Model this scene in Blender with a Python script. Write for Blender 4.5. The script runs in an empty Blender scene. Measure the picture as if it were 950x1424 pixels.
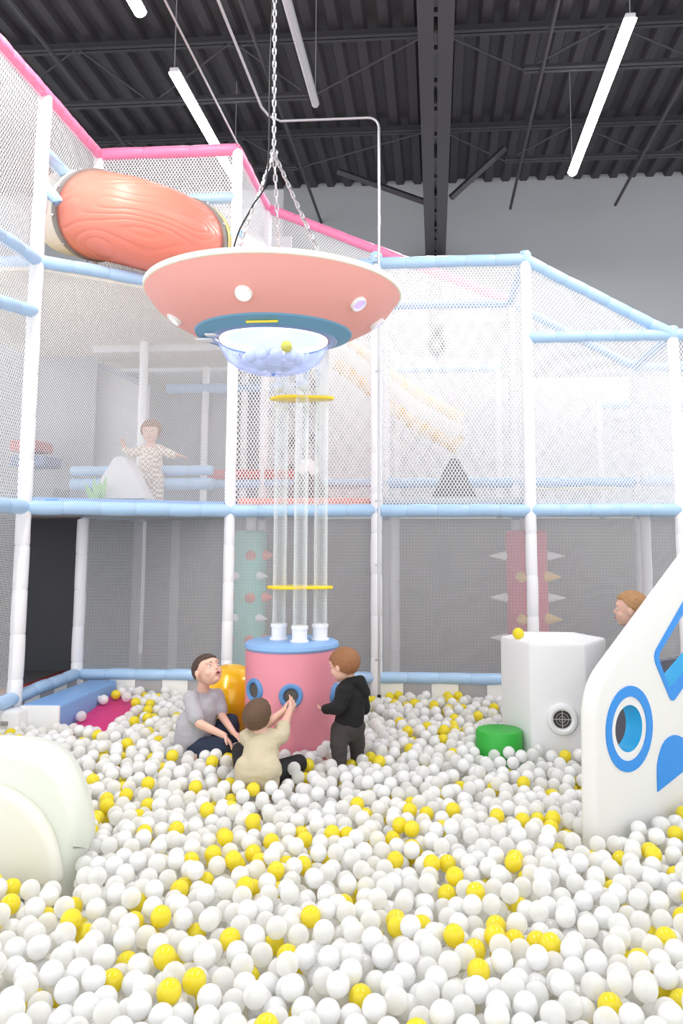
import bpy, bmesh, math, random
from mathutils import Vector as V, Matrix as M, noise
random.seed(7)
S = bpy.context.scene
COL = S.collection
PI = math.pi
# ------------------------------------------------------------------ camera
F_PX = 1100.0; XP, YP = 524.0, 617.0
PITCH, YAW, CH = math.radians(6.62), math.radians(4.2), 1.45
cd = bpy.data.cameras.new('camera'); cam = bpy.data.objects.new('camera', cd); COL.objects.link(cam)
cam.location = (0, 0, CH); cam.rotation_euler = (PI/2 + PITCH, 0, YAW)
cd.sensor_width = 36; cd.sensor_fit = 'AUTO'; cd.lens = F_PX/1424*36
cd.shift_x = (475-XP)/1424; cd.shift_y = (YP-712)/1424
cd.clip_end = 200
S.camera = cam
CR = M.Rotation(YAW, 3, 'Z') @ M.Rotation(PI/2 + PITCH, 3, 'X')
def ray(px, py): return CR @ V(((px-XP)/F_PX, -(py-YP)/F_PX, -1))
def P(px, py, Y):
    d = ray(px, py); return V((0, 0, CH)) + d*(Y/d.y)
def proj(p):
    q = CR.transposed() @ (V(p)-V((0, 0, CH)))
    return XP + F_PX*q.x/-q.z, YP - F_PX*q.y/-q.z
def hit(px, py, o, n):
    d = ray(px, py); c = V((0, 0, CH)); return c + d*((o-c).dot(n)/d.dot(n))

# ------------------------------------------------------------------ materials
MATS = {}
def lin(c): return tuple(((x/255+.055)/1.055)**2.4 if x > 10 else x/255/12.92 for x in c)
def mat(name, rgb, rough=.5, metal=0, var=.04, vscale=6, bump=0, bscale=40, alpha=1, trans=0, coat=0, emit=0, spec=.5):
    if name in MATS: return MATS[name]
    m = bpy.data.materials.new(name); m.use_nodes = True; nt = m.node_tree; N = nt.nodes; L = nt.links
    b = N['Principled BSDF']; c = lin(rgb)
    b.inputs['Roughness'].default_value = rough; b.inputs['Metallic'].default_value = metal
    b.inputs['Specular IOR Level'].default_value = spec
    b.inputs['Coat Weight'].default_value = coat
    tc = N.new('ShaderNodeTexCoord')
    nz = N.new('ShaderNodeTexNoise'); nz.inputs['Scale'].default_value = vscale; nz.inputs['Detail'].default_value = 3
    L.new(tc.outputs['Object'], nz.inputs['Vector'])
    mx = N.new('ShaderNodeMix'); mx.data_type = 'RGBA'
    mx.inputs[6].default_value = (*[x*(1-var) for x in c], 1); mx.inputs[7].default_value = (*[min(1, x*(1+var)) for x in c], 1)
    L.new(nz.outputs['Fac'], mx.inputs[0]); L.new(mx.outputs[2], b.inputs['Base Color'])
    if bump:
        n2 = N.new('ShaderNodeTexNoise'); n2.inputs['Scale'].default_value = bscale; n2.inputs['Detail'].default_value = 4
        L.new(tc.outputs['Object'], n2.inputs['Vector'])
        bp = N.new('ShaderNodeBump'); bp.inputs['Strength'].default_value = bump; bp.inputs['Distance'].default_value = .01
        L.new(n2.outputs['Fac'], bp.inputs['Height']); L.new(bp.outputs['Normal'], b.inputs['Normal'])
    if trans: b.inputs['Transmission Weight'].default_value = trans
    if emit:
        b.inputs['Emission Color'].default_value = (*c, 1); b.inputs['Emission Strength'].default_value = emit
    if alpha < 1: b.inputs['Alpha'].default_value = alpha
    MATS[name] = m; return m
def netmat(name, rgb, cell, w, hexa=False):
    m = bpy.data.materials.new(name); m.use_nodes = True; nt = m.node_tree; N = nt.nodes; L = nt.links
    for n in list(N): N.remove(n)
    out = N.new('ShaderNodeOutputMaterial'); uv = N.new('ShaderNodeUVMap'); sp = N.new('ShaderNodeSeparateXYZ'); L.new(uv.outputs[0], sp.inputs[0])
    def mth(op, a, b=None):
        n = N.new('ShaderNodeMath'); n.operation = op
        for i, v in enumerate((a, b)):
            if v is None: continue
            if isinstance(v, (int, float)): n.inputs[i].default_value = v
            else: L.new(v, n.inputs[i])
        return n.outputs[0]
    u, v = sp.outputs[0], sp.outputs[1]
    if hexa: v = mth('MULTIPLY', v, .62)
    a = mth('ADD', u, v) if hexa else u
    b = mth('SUBTRACT', u, v) if hexa else v
    d1 = mth('PINGPONG', a, cell/2); d2 = mth('PINGPONG', b, cell/2)
    t = mth('LESS_THAN', mth('MINIMUM', d1, d2), w/2)
    df = N.new('ShaderNodeBsdfDiffuse'); df.inputs[0].default_value = (*lin(rgb), 1)
    tl = N.new('ShaderNodeBsdfTranslucent'); tl.inputs[0].default_value = (*lin(rgb), 1)
    m1 = N.new('ShaderNodeMixShader'); m1.inputs[0].default_value = .3; L.new(df.outputs[0], m1.inputs[1]); L.new(tl.outputs[0], m1.inputs[2])
    tr = N.new('ShaderNodeBsdfTransparent'); mx = N.new('ShaderNodeMixShader')
    L.new(t, mx.inputs[0]); L.new(tr.outputs[0], mx.inputs[1]); L.new(m1.outputs[0], mx.inputs[2]); L.new(mx.outputs[0], out.inputs[0])
    MATS[name] = m; return m
def clearmat(name, rgb, fac, rough=.08):
    """thin clear plastic: part see-through, part glossy skin"""
    m = bpy.data.materials.new(name); m.use_nodes = True; nt = m.node_tree; N = nt.nodes; L = nt.links
    b = N['Principled BSDF']; b.inputs['Base Color'].default_value = (*lin(rgb), 1); b.inputs['Roughness'].default_value = rough
    out = N['Material Output']; tr = N.new('ShaderNodeBsdfTransparent'); tr.inputs[0].default_value = (*lin(rgb), 1)
    lw = N.new('ShaderNodeLayerWeight'); lw.inputs[0].default_value = .35
    mr = N.new('ShaderNodeMapRange'); mr.inputs[3].default_value = fac; mr.inputs[4].default_value = min(1, fac+.55)
    L.new(lw.outputs['Facing'], mr.inputs[0]); mx = N.new('ShaderNodeMixShader')
    L.new(mr.outputs[0], mx.inputs[0]); L.new(tr.outputs[0], mx.inputs[1]); L.new(b.outputs[0], mx.inputs[2]); L.new(mx.outputs[0], out.inputs[0])
    MATS[name] = m; return m
WHITE = mat('white_vinyl', (236, 236, 237), .38, bump=.08, bscale=25, var=.02)
POST = mat('white_post_sleeve', (246, 245, 248), .45, bump=.15, bscale=20, var=.02)
SEAMW = mat('white_sleeve_seam', (226, 226, 232), .6)
BLUE = mat('pale_blue_sleeve', (176, 208, 240), .35, bump=.12, bscale=18, var=.03)
SEAMB = mat('blue_sleeve_seam', (136, 172, 212), .6)
PINK = mat('pink_sleeve', (250, 140, 182), .4, bump=.12, bscale=18)
SEAMP = mat('pink_sleeve_seam', (225, 100, 150), .6)
NET = netmat('white_knotted_net', (246, 246, 248), .030, .0088, True)
FNET = netmat('fine_pale_net', (240, 240, 243), .0125, .0032)
NETL = netmat('small_white_net', (242, 242, 245), .018, .0038, True)
STEEL = mat('dark_painted_steel', (62, 60, 64), .5, var=.12)
DECK = mat('dark_painted_deck', (58, 55, 59), .55, var=.15, vscale=2)
GALV = mat('galvanised_steel', (205, 205, 208), .3, metal=.7)
GREYF = mat('grey_foam', (150, 149, 150), .8, bump=.1)
# ------------------------------------------------------------------ object helpers
def setp(o, label=None, cat=None, group=None, kind=None):
    if label: o['label'] = label
    if cat: o['category'] = cat
    if group: o['group'] = group
    if kind: o['kind'] = kind
    return o
def thing(name, label, cat, loc=(0, 0, 0), group=None):
    o = bpy.data.objects.new(name, None); COL.objects.link(o); o.location = loc; o.empty_display_size = .1
    return setp(o, label, cat, group)
def link(name, me, parent=None):
    """me is in world coordinates; keep it there under its parent"""
    o = bpy.data.objects.new(name, me); COL.objects.link(o)
    if parent is not None:
        o.parent = parent
        w = V((0, 0, 0)); q = parent
        while q: w += q.location; q = q.parent
        o.location = -w
    else:
        # bring the origin to the base of the thing
        xs = [v.co for v in me.vertices]
        if xs:
            c = V((sum(v.x for v in xs)/len(xs), sum(v.y for v in xs)/len(xs), min(v.z for v in xs)))
            me.transform(M.Translation(-c)); o.location = c
    return o
def fin(name, bm, mats, parent=None, smooth=True, bevel=0, seg=2, sub=0, ang=40):
    bmesh.ops.recalc_face_normals(bm, faces=bm.faces)
    if bevel:
        es = [e for e in bm.edges if len(e.link_faces) == 2 and e.calc_face_angle(0) > math.radians(25)]
        bmesh.ops.bevel(bm, geom=es, offset=bevel, segments=seg, affect='EDGES', profile=.5)
    me = bpy.data.meshes.new(name); bm.to_mesh(me); bm.free()
    for m in (mats if isinstance(mats, (list, tuple)) else [mats]): me.materials.append(m)
    if smooth:
        me.polygons.foreach_set('use_smooth', [True]*len(me.polygons))
        if ang < 180:
            try: me.set_sharp_from_angle(angle=math.radians(ang))
            except Exception: pass
    o = link(name, me, parent)
    if sub:
        s = o.modifiers.new('s', 'SUBSURF'); s.levels = s.render_levels = sub
    return o
def b_box(bm, c, s, rz=0, mi=0, rot=None):
    r = bmesh.ops.create_cube(bm, size=1); vs = r['verts']
    R = rot.to_4x4() if rot else M.Rotation(rz, 4, 'Z')
    bmesh.ops.transform(bm, matrix=M.Translation(c) @ R @ M.Diagonal((*s, 1)), verts=vs)
    for f in {f for v in vs for f in v.link_faces}: f.material_index = mi
    return vs
def frame_of(d):
    d = d.normalized(); a = V((0, 0, 1)) if abs(d.z) < .95 else V((1, 0, 0))
    x = d.cross(a).normalized(); y = x.cross(d).normalized(); return x, y
def b_tube(bm, pts, rad, n=12, caps=True, mi=0, mis=None):
    """rings along pts; rad a number or list; parallel transported frame"""
    pts = [V(p) for p in pts]; rings = []; x = None
    for i, p in enumerate(pts):
        d = (pts[min(i+1, len(pts)-1)] - pts[max(i-1, 0)])
        if d.length < 1e-9: d = V((0, 0, 1))
        d.normalize()
        if x is None: x, y = frame_of(d)
        else:
            x = (x - d*x.dot(d)).normalized(); y = x.cross(d).normalized()
        r = rad[i] if isinstance(rad, (list, tuple)) else rad
        rings.append([bm.verts.new(p + (x*math.cos(2*PI*k/n) + y*math.sin(2*PI*k/n))*r) for k in range(n)])
    for i in range(len(rings)-1):
        for k in range(n):
            f = bm.faces.new((rings[i][k], rings[i][(k+1) % n], rings[i+1][(k+1) % n], rings[i+1][k]))
            f.material_index = mis[i] if mis else mi
    if caps:
        f = bm.faces.new(rings[0]); f.material_index = mi
        f = bm.faces.new(rings[-1]); f.material_index = mi
    return rings
def b_lathe(bm, prof, c=(0, 0, 0), n=48, mis=None, R=None, mi=0):
    c = V(c); rings = []
    for r, z in prof:
        if r < 1e-5: rings.append([bm.verts.new(c + ((R @ V((0, 0, z))) if R else V((0, 0, z))))])
        else:
            ring = []
            for k in range(n):
                v = V((r*math.cos(2*PI*k/n), r*math.sin(2*PI*k/n), z)); ring.append(bm.verts.new(c + ((R @ v) if R else v)))
            rings.append(ring)
    for i in range(len(rings)-1):
        a, b = rings[i], rings[i+1]
        for k in range(n):
            k2 = (k+1) % n
            if len(a) == 1 and len(b) == 1: continue
            if len(a) == 1: f = bm.faces.new((a[0], b[k2], b[k]))
            elif len(b) == 1: f = bm.faces.new((a[k], a[k2], b[0]))
            else: f = bm.faces.new((a[k], a[k2], b[k2], b[k]))
            f.material_index = mis[i] if mis else mi
    return rings
def lathe(name, prof, c, m, parent=None, n=48, mis=None, R=None, ang=40):
    bm = bmesh.new(); b_lathe(bm, prof, c, n, mis, R); return fin(name, bm, m, parent, ang=ang)
def box(name, c, s, m, parent=None, bevel=.01, rz=0, rot=None, seg=2):
    bm = bmesh.new(); b_box(bm, c, s, rz, rot=rot); return fin(name, bm, m, parent, bevel=bevel, seg=seg)
def tube(name, pts, r, m, parent=None, n=10):
    bm = bmesh.new(); b_tube(bm, pts, r, n); return fin(name, bm, m, parent)
def sleeve(name, a, b, m, parent, r=.05, seg=.27, n=14, puff=.0035, lab=None):
    """padded sleeve round a pipe: slightly puffed lengths with seams"""
    a, b = V(a), V(b); L = (b-a).length; d = (b-a)/L; k = max(1, round(L/seg)); pts = []; rad = []; mis = []
    sl = L/k
    ph = random.random()*6
    for i in range(k):
        for t, rr, mm in ((0, .93, 0), (.035, 1, 0), (.3, 1, 0), (.7, 1, 0), (.965, 1, 0), (.995, .93, 1)):
            bow = V((noise.noise(V((i+t, ph, 1))), noise.noise(V((i+t, ph, 5))), noise.noise(V((i+t, ph, 9)))))*.006
            pts.append(a + d*(sl*(i+t)) + bow); rad.append(r*rr + (puff*math.sin(PI*t) if rr == 1 else 0)); mis.append(mm)
    pts.append(b); rad.append(r*.93)
    bm = bmesh.new(); b_tube(bm, pts, rad, n, mis=mis); o = fin(name, bm, m, parent, ang=60)
    if lab: o['label'] = lab
    return o
def net(name, p00, p10, p11, p01, m, parent, rip=.018, res=.12, lab=None):
    p00, p10, p11, p01 = map(V, (p00, p10, p11, p01))
    w = max((p10-p00).length, (p11-p01).length); h = max((p01-p00).length, (p11-p10).length)
    nu, nv = max(2, int(w/res)), max(2, int(h/res)); nrm = (p10-p00).cross(p01-p00).normalized()
    bm = bmesh.new(); uv = bm.loops.layers.uv.new('UVMap'); g = []
    u0, v0 = random.random(), random.random()
    for j in range(nv+1):
        row = []
        for i in range(nu+1):
            s, t = i/nu, j/nv
            p = (p00*(1-s)+p10*s)*(1-t) + (p01*(1-s)+p11*s)*t
            k = math.sin(PI*s)*math.sin(PI*t)
            p = p + nrm*(rip*k*(noise.noise(p*2.2)*1.6 + .5)) + V((noise.noise(p*3), 0, noise.noise(p*3+V((9, 0, 0)))))*.02*k
            row.append((bm.verts.new(p), (u0+s*w, v0+t*h)))
        g.append(row)
    for j in range(nv):
        for i in range(nu):
            q = (g[j][i], g[j][i+1], g[j+1][i+1], g[j+1][i]); f = bm.faces.new([a[0] for a in q])
            for l, a in zip(f.loops, q): l[uv].uv = a[1]
    me = bpy.data.meshes.new(name); bm.to_mesh(me); bm.free(); me.materials.append(m)
    me.polygons.foreach_set('use_smooth', [True]*len(me.polygons))
    o = link(name, me, parent)
    if lab: o['label'] = lab
    return o
def prism(name, pts, n, thick, m, parent=None, bevel=.01, seg=2):
    """outline pts (coplanar), pushed along -n by thick"""
    bm = bmesh.new(); a = [bm.verts.new(p) for p in pts]; b = [bm.verts.new(V(p) - n*thick) for p in pts]
    bm.faces.new(a); bm.faces.new(b[::-1])
    for i in range(len(a)): bm.faces.new((a[i], b[i], b[(i+1) % len(a)], a[(i+1) % len(a)]))
    return fin(name, bm, m, parent, bevel=bevel, seg=seg)
def rounded(pts, r, n=6):
    """round the corners of a 2-D outline"""
    out = []; k = len(pts)
    for i in range(k):
        p, a, b = V(pts[i]), V(pts[i-1]), V(pts[(i+1) % k])
        da, db = (a-p), (b-p); rr = r[i] if isinstance(r, (list, tuple)) else r
        if rr <= 0: out.append(p); continue
        q = min(rr, da.length*.48, db.length*.48); s, e = p + da.normalized()*q, p + db.normalized()*q
        for j in range(n+1):
            t = j/n; out.append(s*(1-t)**2 + p*2*t*(1-t) + e*t*t)
    return out

exec_parts = True
# ------------------------------------------------------------------ setting
def struct(name, bm, m, smooth=False):
    o = fin(name, bm, m, None, smooth=smooth); o['kind'] = 'structure'; return o
bm = bmesh.new(); b_box(bm, (0, 6, -.36), (18, 16, .1)); struct('floor', bm, mat('grey_floor', (190, 188, 184), .6))
WY, ZC = 13.0, 1.45+6.0
bm = bmesh.new(); b_box(bm, (0, WY+.1, 3.6), (18, .2, 7.9)); struct('wall_back', bm, mat('grey_painted_wall', (176, 178, 182), .8, bump=.2, bscale=8, var=.05, vscale=.7))
bm = bmesh.new()   # ribbed roof deck, ribs run away from the viewer
xs = []; x = -9.0; pitch = .30
while x < 9:
    xs += [(x, 0), (x+.10, 0), (x+.14, .075), (x+.26, .075)]; x += pitch
prev = None
for x, z in xs:
    a, b = bm.verts.new((x, -2, ZC+z)), bm.verts.new((x, WY, ZC+z))
    if prev: bm.faces.new((prev[0], a, b, prev[1]))
    prev = (a, b)
o = struct('ceiling', bm, DECK)
sm = o.modifiers.new('t', 'SOLIDIFY'); sm.thickness = .01

# ------------------------------------------------------------------ roof steel
def joist(Y, ztop, h, x0, x1, label, chord_ends=None, step=.85):
    t = thing('roof_joist', label, 'roof joist', (x0, Y, ztop-h), 'steel roof joists')
    for z, xa, xb, dd in ((ztop, x0, x1, .09), (ztop-h, *(chord_ends or (x0+.5, x1-.5)), .06)):
        bm = bmesh.new()
        for s in (-1, 1):
            b_box(bm, ((xa+xb)/2, Y+s*.035, z), (xb-xa, .05, .014)); b_box(bm, ((xa+xb)/2, Y+s*.016, z+dd/2), (xb-xa, .012, dd))
        fin('chord', bm, STEEL, t, smooth=False)
    bm = bmesh.new(); xa, xb = chord_ends or (x0+.5, x1-.5); k = int((xb-xa)/step/2)
    st = (xb-xa)/max(1, k); 
    b_tube(bm, [(x0, Y, ztop), (xa, Y, ztop-h)], .014, 6); b_tube(bm, [(x1, Y, ztop), (xb, Y, ztop-h)], .014, 6)
    for i in range(k):
        xx = xa + i*st
        b_tube(bm, [(xx, Y, ztop-h), (xx+st/2, Y, ztop+.03)], .013, 6); b_tube(bm, [(xx+st/2, Y, ztop+.03), (xx+st, Y, ztop-h)], .013, 6)
    fin('web_bracing', bm, STEEL, t, smooth=False)
GX = P(605, 100, 9).x
ZJ = ZC-.12
joist(8.75, ZJ, .72, -8, GX-.1, 'dark steel joist under the roof left of the girder, nearest the viewer', (-7.2, P(433, 118, 8.75).x))
joist(8.75, ZJ, .5, GX+.1, 8, 'dark steel joist right of the girder, crossing the upper end of a lit strip light', (P(728, 70, 8.75).x, 7.2))
joist(11.0, ZJ, .5, -8, GX-.1, 'dark steel joist under the roof left of the girder, nearer the grey wall', (-7.2, P(470, 215, 11).x-.6))
joist(11.0, ZJ, .5, GX+.1, 8, 'dark steel joist right of the girder, crossing the lower end of a lit strip light', (P(702, 208, 11).x, 7.2))
joist(6.6, ZJ, .5, GX+.1, 8, 'dark steel joist above the top edge of the view, right of the girder')
t = thing('roof_girder', 'long dark twin-bar steel girder running under the roof to the grey wall', 'girder', (GX, 9, 1.45+4.6))
for s in (-1, 1):
    bm = bmesh.new(); b_box(bm, (GX+s*.093, 7, 6.08), (.15, 11.8, .02)); b_box(bm, (GX+s*.026, 7, 6.15), (.016, 11.8, .14)); fin('bottom_bar', bm, STEEL, t, smooth=False)
    bm = bmesh.new(); b_box(bm, (GX+s*.08, 7, ZC-.04), (.13, 11.8, .02)); b_box(bm, (GX+s*.022, 7, ZC-.1), (.016, 11.8, .12)); fin('top_bar', bm, STEEL, t, smooth=False)
bm = bmesh.new()
for i in range(9):
    y = 2+i*1.22; b_tube(bm, [(GX, y, 6.1), (GX, y+.61, ZC-.1)], .022, 6); b_tube(bm, [(GX, y+.61, ZC-.1), (GX, y+1.22, 6.1)], .022, 6)
for i in range(20): b_box(bm, (GX, 2.2+i*.55, 6.1), (.05, .06, .05))
fin('web_bracing', bm, STEEL, t, smooth=False)
for a, b in (((627, 275, 11.0), (702, 206, 11.0)), ((597, 283, 11.0), (470, 238, 11.0)), ((612, 20, 8.75), (690, -60, 8.75))):
    A, B = P(*a), P(*b); A.z = max(A.z, 6.1)
    bm = bmesh.new(); b_tube(bm, [A, B], .05, 4); fin('knee_brace', bm, STEEL, t, smooth=False)
bm = bmesh.new(); b_box(bm, (GX-.1, WY-.15, 5.3), (.03, .2, 1.6)); b_box(bm, (GX+.1, WY-.15, 5.3), (.03, .2, 1.6)); b_box(bm, (GX, WY-.15, 5.3), (.2, .02, 1.6))
fin('wall_column', bm, STEEL, t, smooth=False)
def rod(a, b, label, r=.02, m=STEEL, name='bridging_bar', cat='steel bar'):
    o = tube(name, [a, b], r, m); return setp(o, label, cat)
def drod(px0, py0, px1, py1, z, label, r=.024, m=STEEL, name='bridging_bar', cat='steel bar'):
    """bar running away from the viewer at height z through two image points"""
    def at(px, py):
        d = ray(px, py); return V((0, 0, CH)) + d*((z-CH)/d.z)
    a, b = at(px0, py0), at(px1, py1); x = (a.x+b.x)/2
    return rod((x, a.y-.6, z), (x, b.y, z), label, r, m, name, cat)
ZB = ZJ-.52
drod(773, 0, 712, 290, ZB, 'dark steel bridging bar running away between the girder and the right lit strip light')
drod(950, 109, 857, 285, ZB, 'dark steel bridging bar running away at the far right of the ceiling')
drod(335, 0, 447, 311, ZB, 'dark steel bridging bar running away behind the hanging chain')
drod(20, 0, 175, 208, ZB, 'dark steel bridging bar running away at the far left of the ceiling')
drod(262, 70, 345, 225, 5.2, 'thin pale conduit running away beside the middle strip light', .009, GALV, 'conduit_pipe', 'conduit')
# conduit down the post
t = thing('conduit_pipe', 'galvanised conduit bending down from the ceiling and running down a white post', 'conduit', P(526, 975, 6.86))
zc = P(450, 166, 6.86).z
pts = [V((P(372, 160, 6.86).x, 4.0, zc)), V((P(372, 160, 6.86).x, 6.6, zc)), V((P(374, 163, 6.86).x+.02, 6.76, zc)), V((P(390, 166, 6.86).x, 6.86, zc))]
for i in range(7):
    a = PI/2*i/6; cx, cz = P(512, 166, 6.86).x, zc-.1; pts.append(V((cx+.1*math.sin(a), 6.86, cz+.1*math.cos(a))))
xd = pts[-1].x; pts.append(V((xd, 6.86, .12)))
tube('pipe', pts, .012, GALV, t)
for z in (3.95, 2.9, 1.75, 1.2, .4): box('clip', (xd-.01, 6.875, z), (.05, .03, .02), GALV, t, .003)
box('black_end_fitting', (xd, 6.86, .08), (.03, .03, .07), mat('black_rubber', (20, 20, 22), .5), t, .004)
# ------------------------------------------------------------------ strip lights
LED = mat('lit_led_diffuser', (255, 255, 255), .5, emit=9, var=0)
LEDH = mat('white_lamp_housing', (225, 226, 230), .4)
def strip(X, y0, y1, z, label, lit=True, drop=True, w=.115):
    t = thing('strip_light', label, 'strip light', (X, (y0+y1)/2, z), 'ceiling strip lights')
    box('housing', (X, (y0+y1)/2, z+.05), (w*.8, y1-y0, .05), LEDH, t, .008)
    bm = bmesh.new(); n = 10; rings = []
    for y in (y0+.01, y1-.01):
        rings.append([bm.verts.new((X + w/2*math.cos(PI*k/n), y, z+.03 - .055*math.sin(PI*k/n))) for k in range(n+1)])
    for k in range(n): bm.faces.new((rings[0][k], rings[0][k+1], rings[1][k+1], rings[1][k]))
    bm.faces.new(rings[0]); bm.faces.new(rings[1][::-1])
    fin('diffuser', bm, LED if lit else mat('unlit_diffuser', (190, 192, 196), .3), t)
    for y in (y0+.02, y1-.02): tube('hanging_wire', [(X, y, z+.07), (X, y-.02*0, ZC)], .005, mat('grey_wire', (150, 150, 155), .4), t, 6)
ZL = 1.45+4.6
def sx(px, py):
    d = ray(px, py); p = V((0, 0, CH)) + d*((ZL-CH)/d.z); return p
a, b = sx(876, 28), sx(797, 243); strip((a.x+b.x)/2, a.y, b.y, ZL, 'long lit white strip light hanging on the right, beside the girder')
a, b = sx(240, 103), sx(302, 207); xl = (a.x+b.x)/2
strip(xl, a.y, b.y+.9, ZL, 'lit white strip light hanging above the pink roof rail, left of the chain')
b2 = sx(195, 22); strip(xl, b2.y-2.4, b2.y, ZL, 'lit white strip light cut by the top edge, second on the left row')
a, b = sx(400, 0), sx(437, 148); strip((a.x+b.x)/2, a.y-1, b.y, ZL, 'unlit grey strip light behind the hanging chain', False, w=.085)
for x, y, n in ((xl, 1.2, 'nearest on the left row'), (2.15, 3.4, 'nearest on the right row')):
    strip(x, y, y+2.6, ZL, 'lit white strip light above the view, '+n)
# ------------------------------------------------------------------ play structure
FY, BY, RY = 7.0, 8.35, 9.7
LX, LY = P(34, 700, 5.95).x, 5.95
X1, X2, X3, X4 = (P(px, 700, FY).x for px in (320, 523.5, 738, 946))
X5 = X4 + 1.3
ZB_, ZM, Z3, ZT, ZR, ZP = .23, 1.67, P(62, 362, 5.95).z, 3.93, 3.21, P(335, 208, FY).z
ps = thing('play_structure', 'tall netted play frame of white posts and pale blue rails behind the ball pit', 'play structure', (0, FY, -.3))
PM, BM_, KM = [POST, SEAMW], [BLUE, SEAMB], [PINK, SEAMP]
def post(x, y, z1, r=.05, z0=-.3, lab=None): sleeve('post', (x, y, z0), (x, y, z1), PM, ps, r, .34, 12, .001, lab)
def rail(a, b, r=.05, m=None, seg=.27): sleeve('rail', a, b, m or BM_, ps, r, seg)
post(LX, LY, ZP-.02, .055); post(LX, FY, 1.6, .052); post(LX, FY, ZP-.02, .045, z0=Z3)
for x, z in ((X1, ZP-.02), (X2, ZT+.02), (X3, ZT+.02), (X4, ZR+.02), (X5, ZR+.02)): post(x, FY, z)
post(LX, 4.6, ZP-.02, .055)
for x, z in ((X1, ZP), (X2, ZT), (X3, ZT), (X4-.02, ZR), (X5, ZR), (LX, Z3)): post(x, BY, z, .046)
for x, z in ((LX+.3, Z3), (X1-.55, Z3), (X1+.15, Z3), (X2+.05, ZT-.2), (X3-.05, ZT-.3), (X4-.1, 3.05)): post(x, RY, z, .045)
# rails, front
rail((LX, LY, ZB_), (LX, FY, ZB_)); rail((LX, 4.6, ZB_), (LX, LY, ZB_)); rail((LX, 4.6, ZM), (LX, LY, ZM), .055)
for a, b in ((LX, X1), (X1, X2), (X2, X3), (X3, X4), (X4, X5)):
    rail((a, FY, ZB_), (b, FY, ZB_), .048)
    if a > LX: rail((a, FY, ZM), (b, FY, ZM), .053)
rail((LX, LY, ZM), (X1, FY, ZM), .055); rail((LX, LY, Z3), (X1, FY, Z3), .052)
rail((LX, 4.6, Z3), (LX, LY, Z3), .052); rail((LX, 4.6, Z3-.62), (LX, LY, Z3-.42), .05)
rail((-4.6, LY+.02, Z3), (LX, LY+.02, Z3), .05)
rail((X1, FY, ZT-.01), (X2, FY, ZT-.01)); rail((X2, FY, ZT), (X3, FY, ZT), .052)
rail((X3, FY, ZT), (X4, FY, ZR), .05, seg=.22); rail((X3, FY, ZR), (X4, FY, ZR), .05); rail((X4, FY, ZR), (X5, FY, ZR))
# rails, behind
rail((X2, BY, ZT), (X3, BY, ZT), .045); rail((X3, BY, ZT), (X4, BY, ZR), .045); rail((X4, BY, ZR), (X5, BY, ZR), .045)
rail((X3, FY, ZT), (X3, BY, ZT), .045); rail((X4, FY, ZR), (X4, BY, ZR), .045); rail((X2, FY, ZT), (X2, BY, ZT), .045)
for a, b in ((X1-.55, X1), (X1, X2), (X2, X3), (X3, X4), (X4, X5)): rail((a, BY, 2.0), (b, BY, 2.0), .048)
rail((X2, RY, 3.5), (X3, RY, 3.5), .04); rail((X4-.1, RY, 3.02), (X5, RY, 3.02), .045)
rail((LX-.6, 8.0, 1.98), (LX+.9, 8.0, 1.98), .06); rail((LX-.6, 8.0, 2.12), (LX+.9, 8.0, 2.12), .05)
rail((LX-.2, RY, Z3-.35), (X1+.1, RY, Z3-.35), .06)
for x in (X1, X2, X3, X4, LX): rail((x, FY, ZM-.02), (x, BY, ZM-.02), .045)
# tower top
rail((LX, 3.6, ZP), (LX, FY, ZP), .05, KM, .16); rail((LX, FY, ZP), (X1, FY, ZP), .055, KM, .5)
rail((X1, FY, ZP), (X1, BY, ZP), .045, KM, .3); rail((X1, BY, ZP), (X3, BY, ZT+.02), .05, KM, .33)
rail((LX, LY, 4.58), (LX, FY, 4.58), .055); rail((LX, FY, 4.6), (X1, FY, 4.6), .05, seg=.4)
for p in ((LX, 6.5, 4.2), (LX+.55, FY, 4.2)): rail(p, (p[0], p[1], 4.56), .045)
# nets
Nn = lambda *a, **k: net('net_panel', *a, NET, ps, **k)
Nf = lambda *a, **k: net('fine_net_panel', *a, FNET, ps, **k)
Nn((LX, 4.6, ZM), (LX, LY, ZM), (LX, LY, ZP), (LX, 4.6, ZP), rip=.03)
net('net_panel', (LX, LY, ZM), (X1, FY, ZM), (X1, FY, Z3), (LX, LY, Z3), NETL, ps, rip=.03)
Nn((LX, FY, Z3), (X1, FY, Z3), (X1, FY, ZP), (LX, FY, ZP)); Nn((LX, LY, 4.3), (LX, FY, 4.3), (LX, FY, ZP), (LX, LY, ZP))
Nn((X1, FY, Z3), (X1, BY, Z3), (X1, BY, ZP), (X1, FY, ZP)); Nn((X1, BY, ZT-.2), (X3, BY, ZT-.2), (X3, BY, ZT), (X1, BY, ZP))
Nn((LX, BY, Z3), (X1, BY, Z3), (X1, BY, ZP), (LX, BY, ZP))
Nn((X1, FY, ZM), (X2, FY, ZM), (X2, FY, ZT), (X1, FY, ZT), rip=.04); Nn((X2, FY, ZM), (X3, FY, ZM), (X3, FY, ZT), (X2, FY, ZT), rip=.05)
Nn((X3, FY, ZM), (X4, FY, ZM), (X4, FY, ZR), (X3, FY, ZT), rip=.05); Nn((X4, FY, ZM), (X5, FY, ZM), (X5, FY, ZR), (X4, FY, ZR), rip=.03)
Nn((X1, BY, ZM), (X2, BY, ZM), (X2, BY, ZT), (X1, BY, ZT), rip=.05); Nn((X2, BY, ZM), (X3, BY, ZM), (X3, BY, ZT), (X2, BY, ZT), rip=.05)
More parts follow.
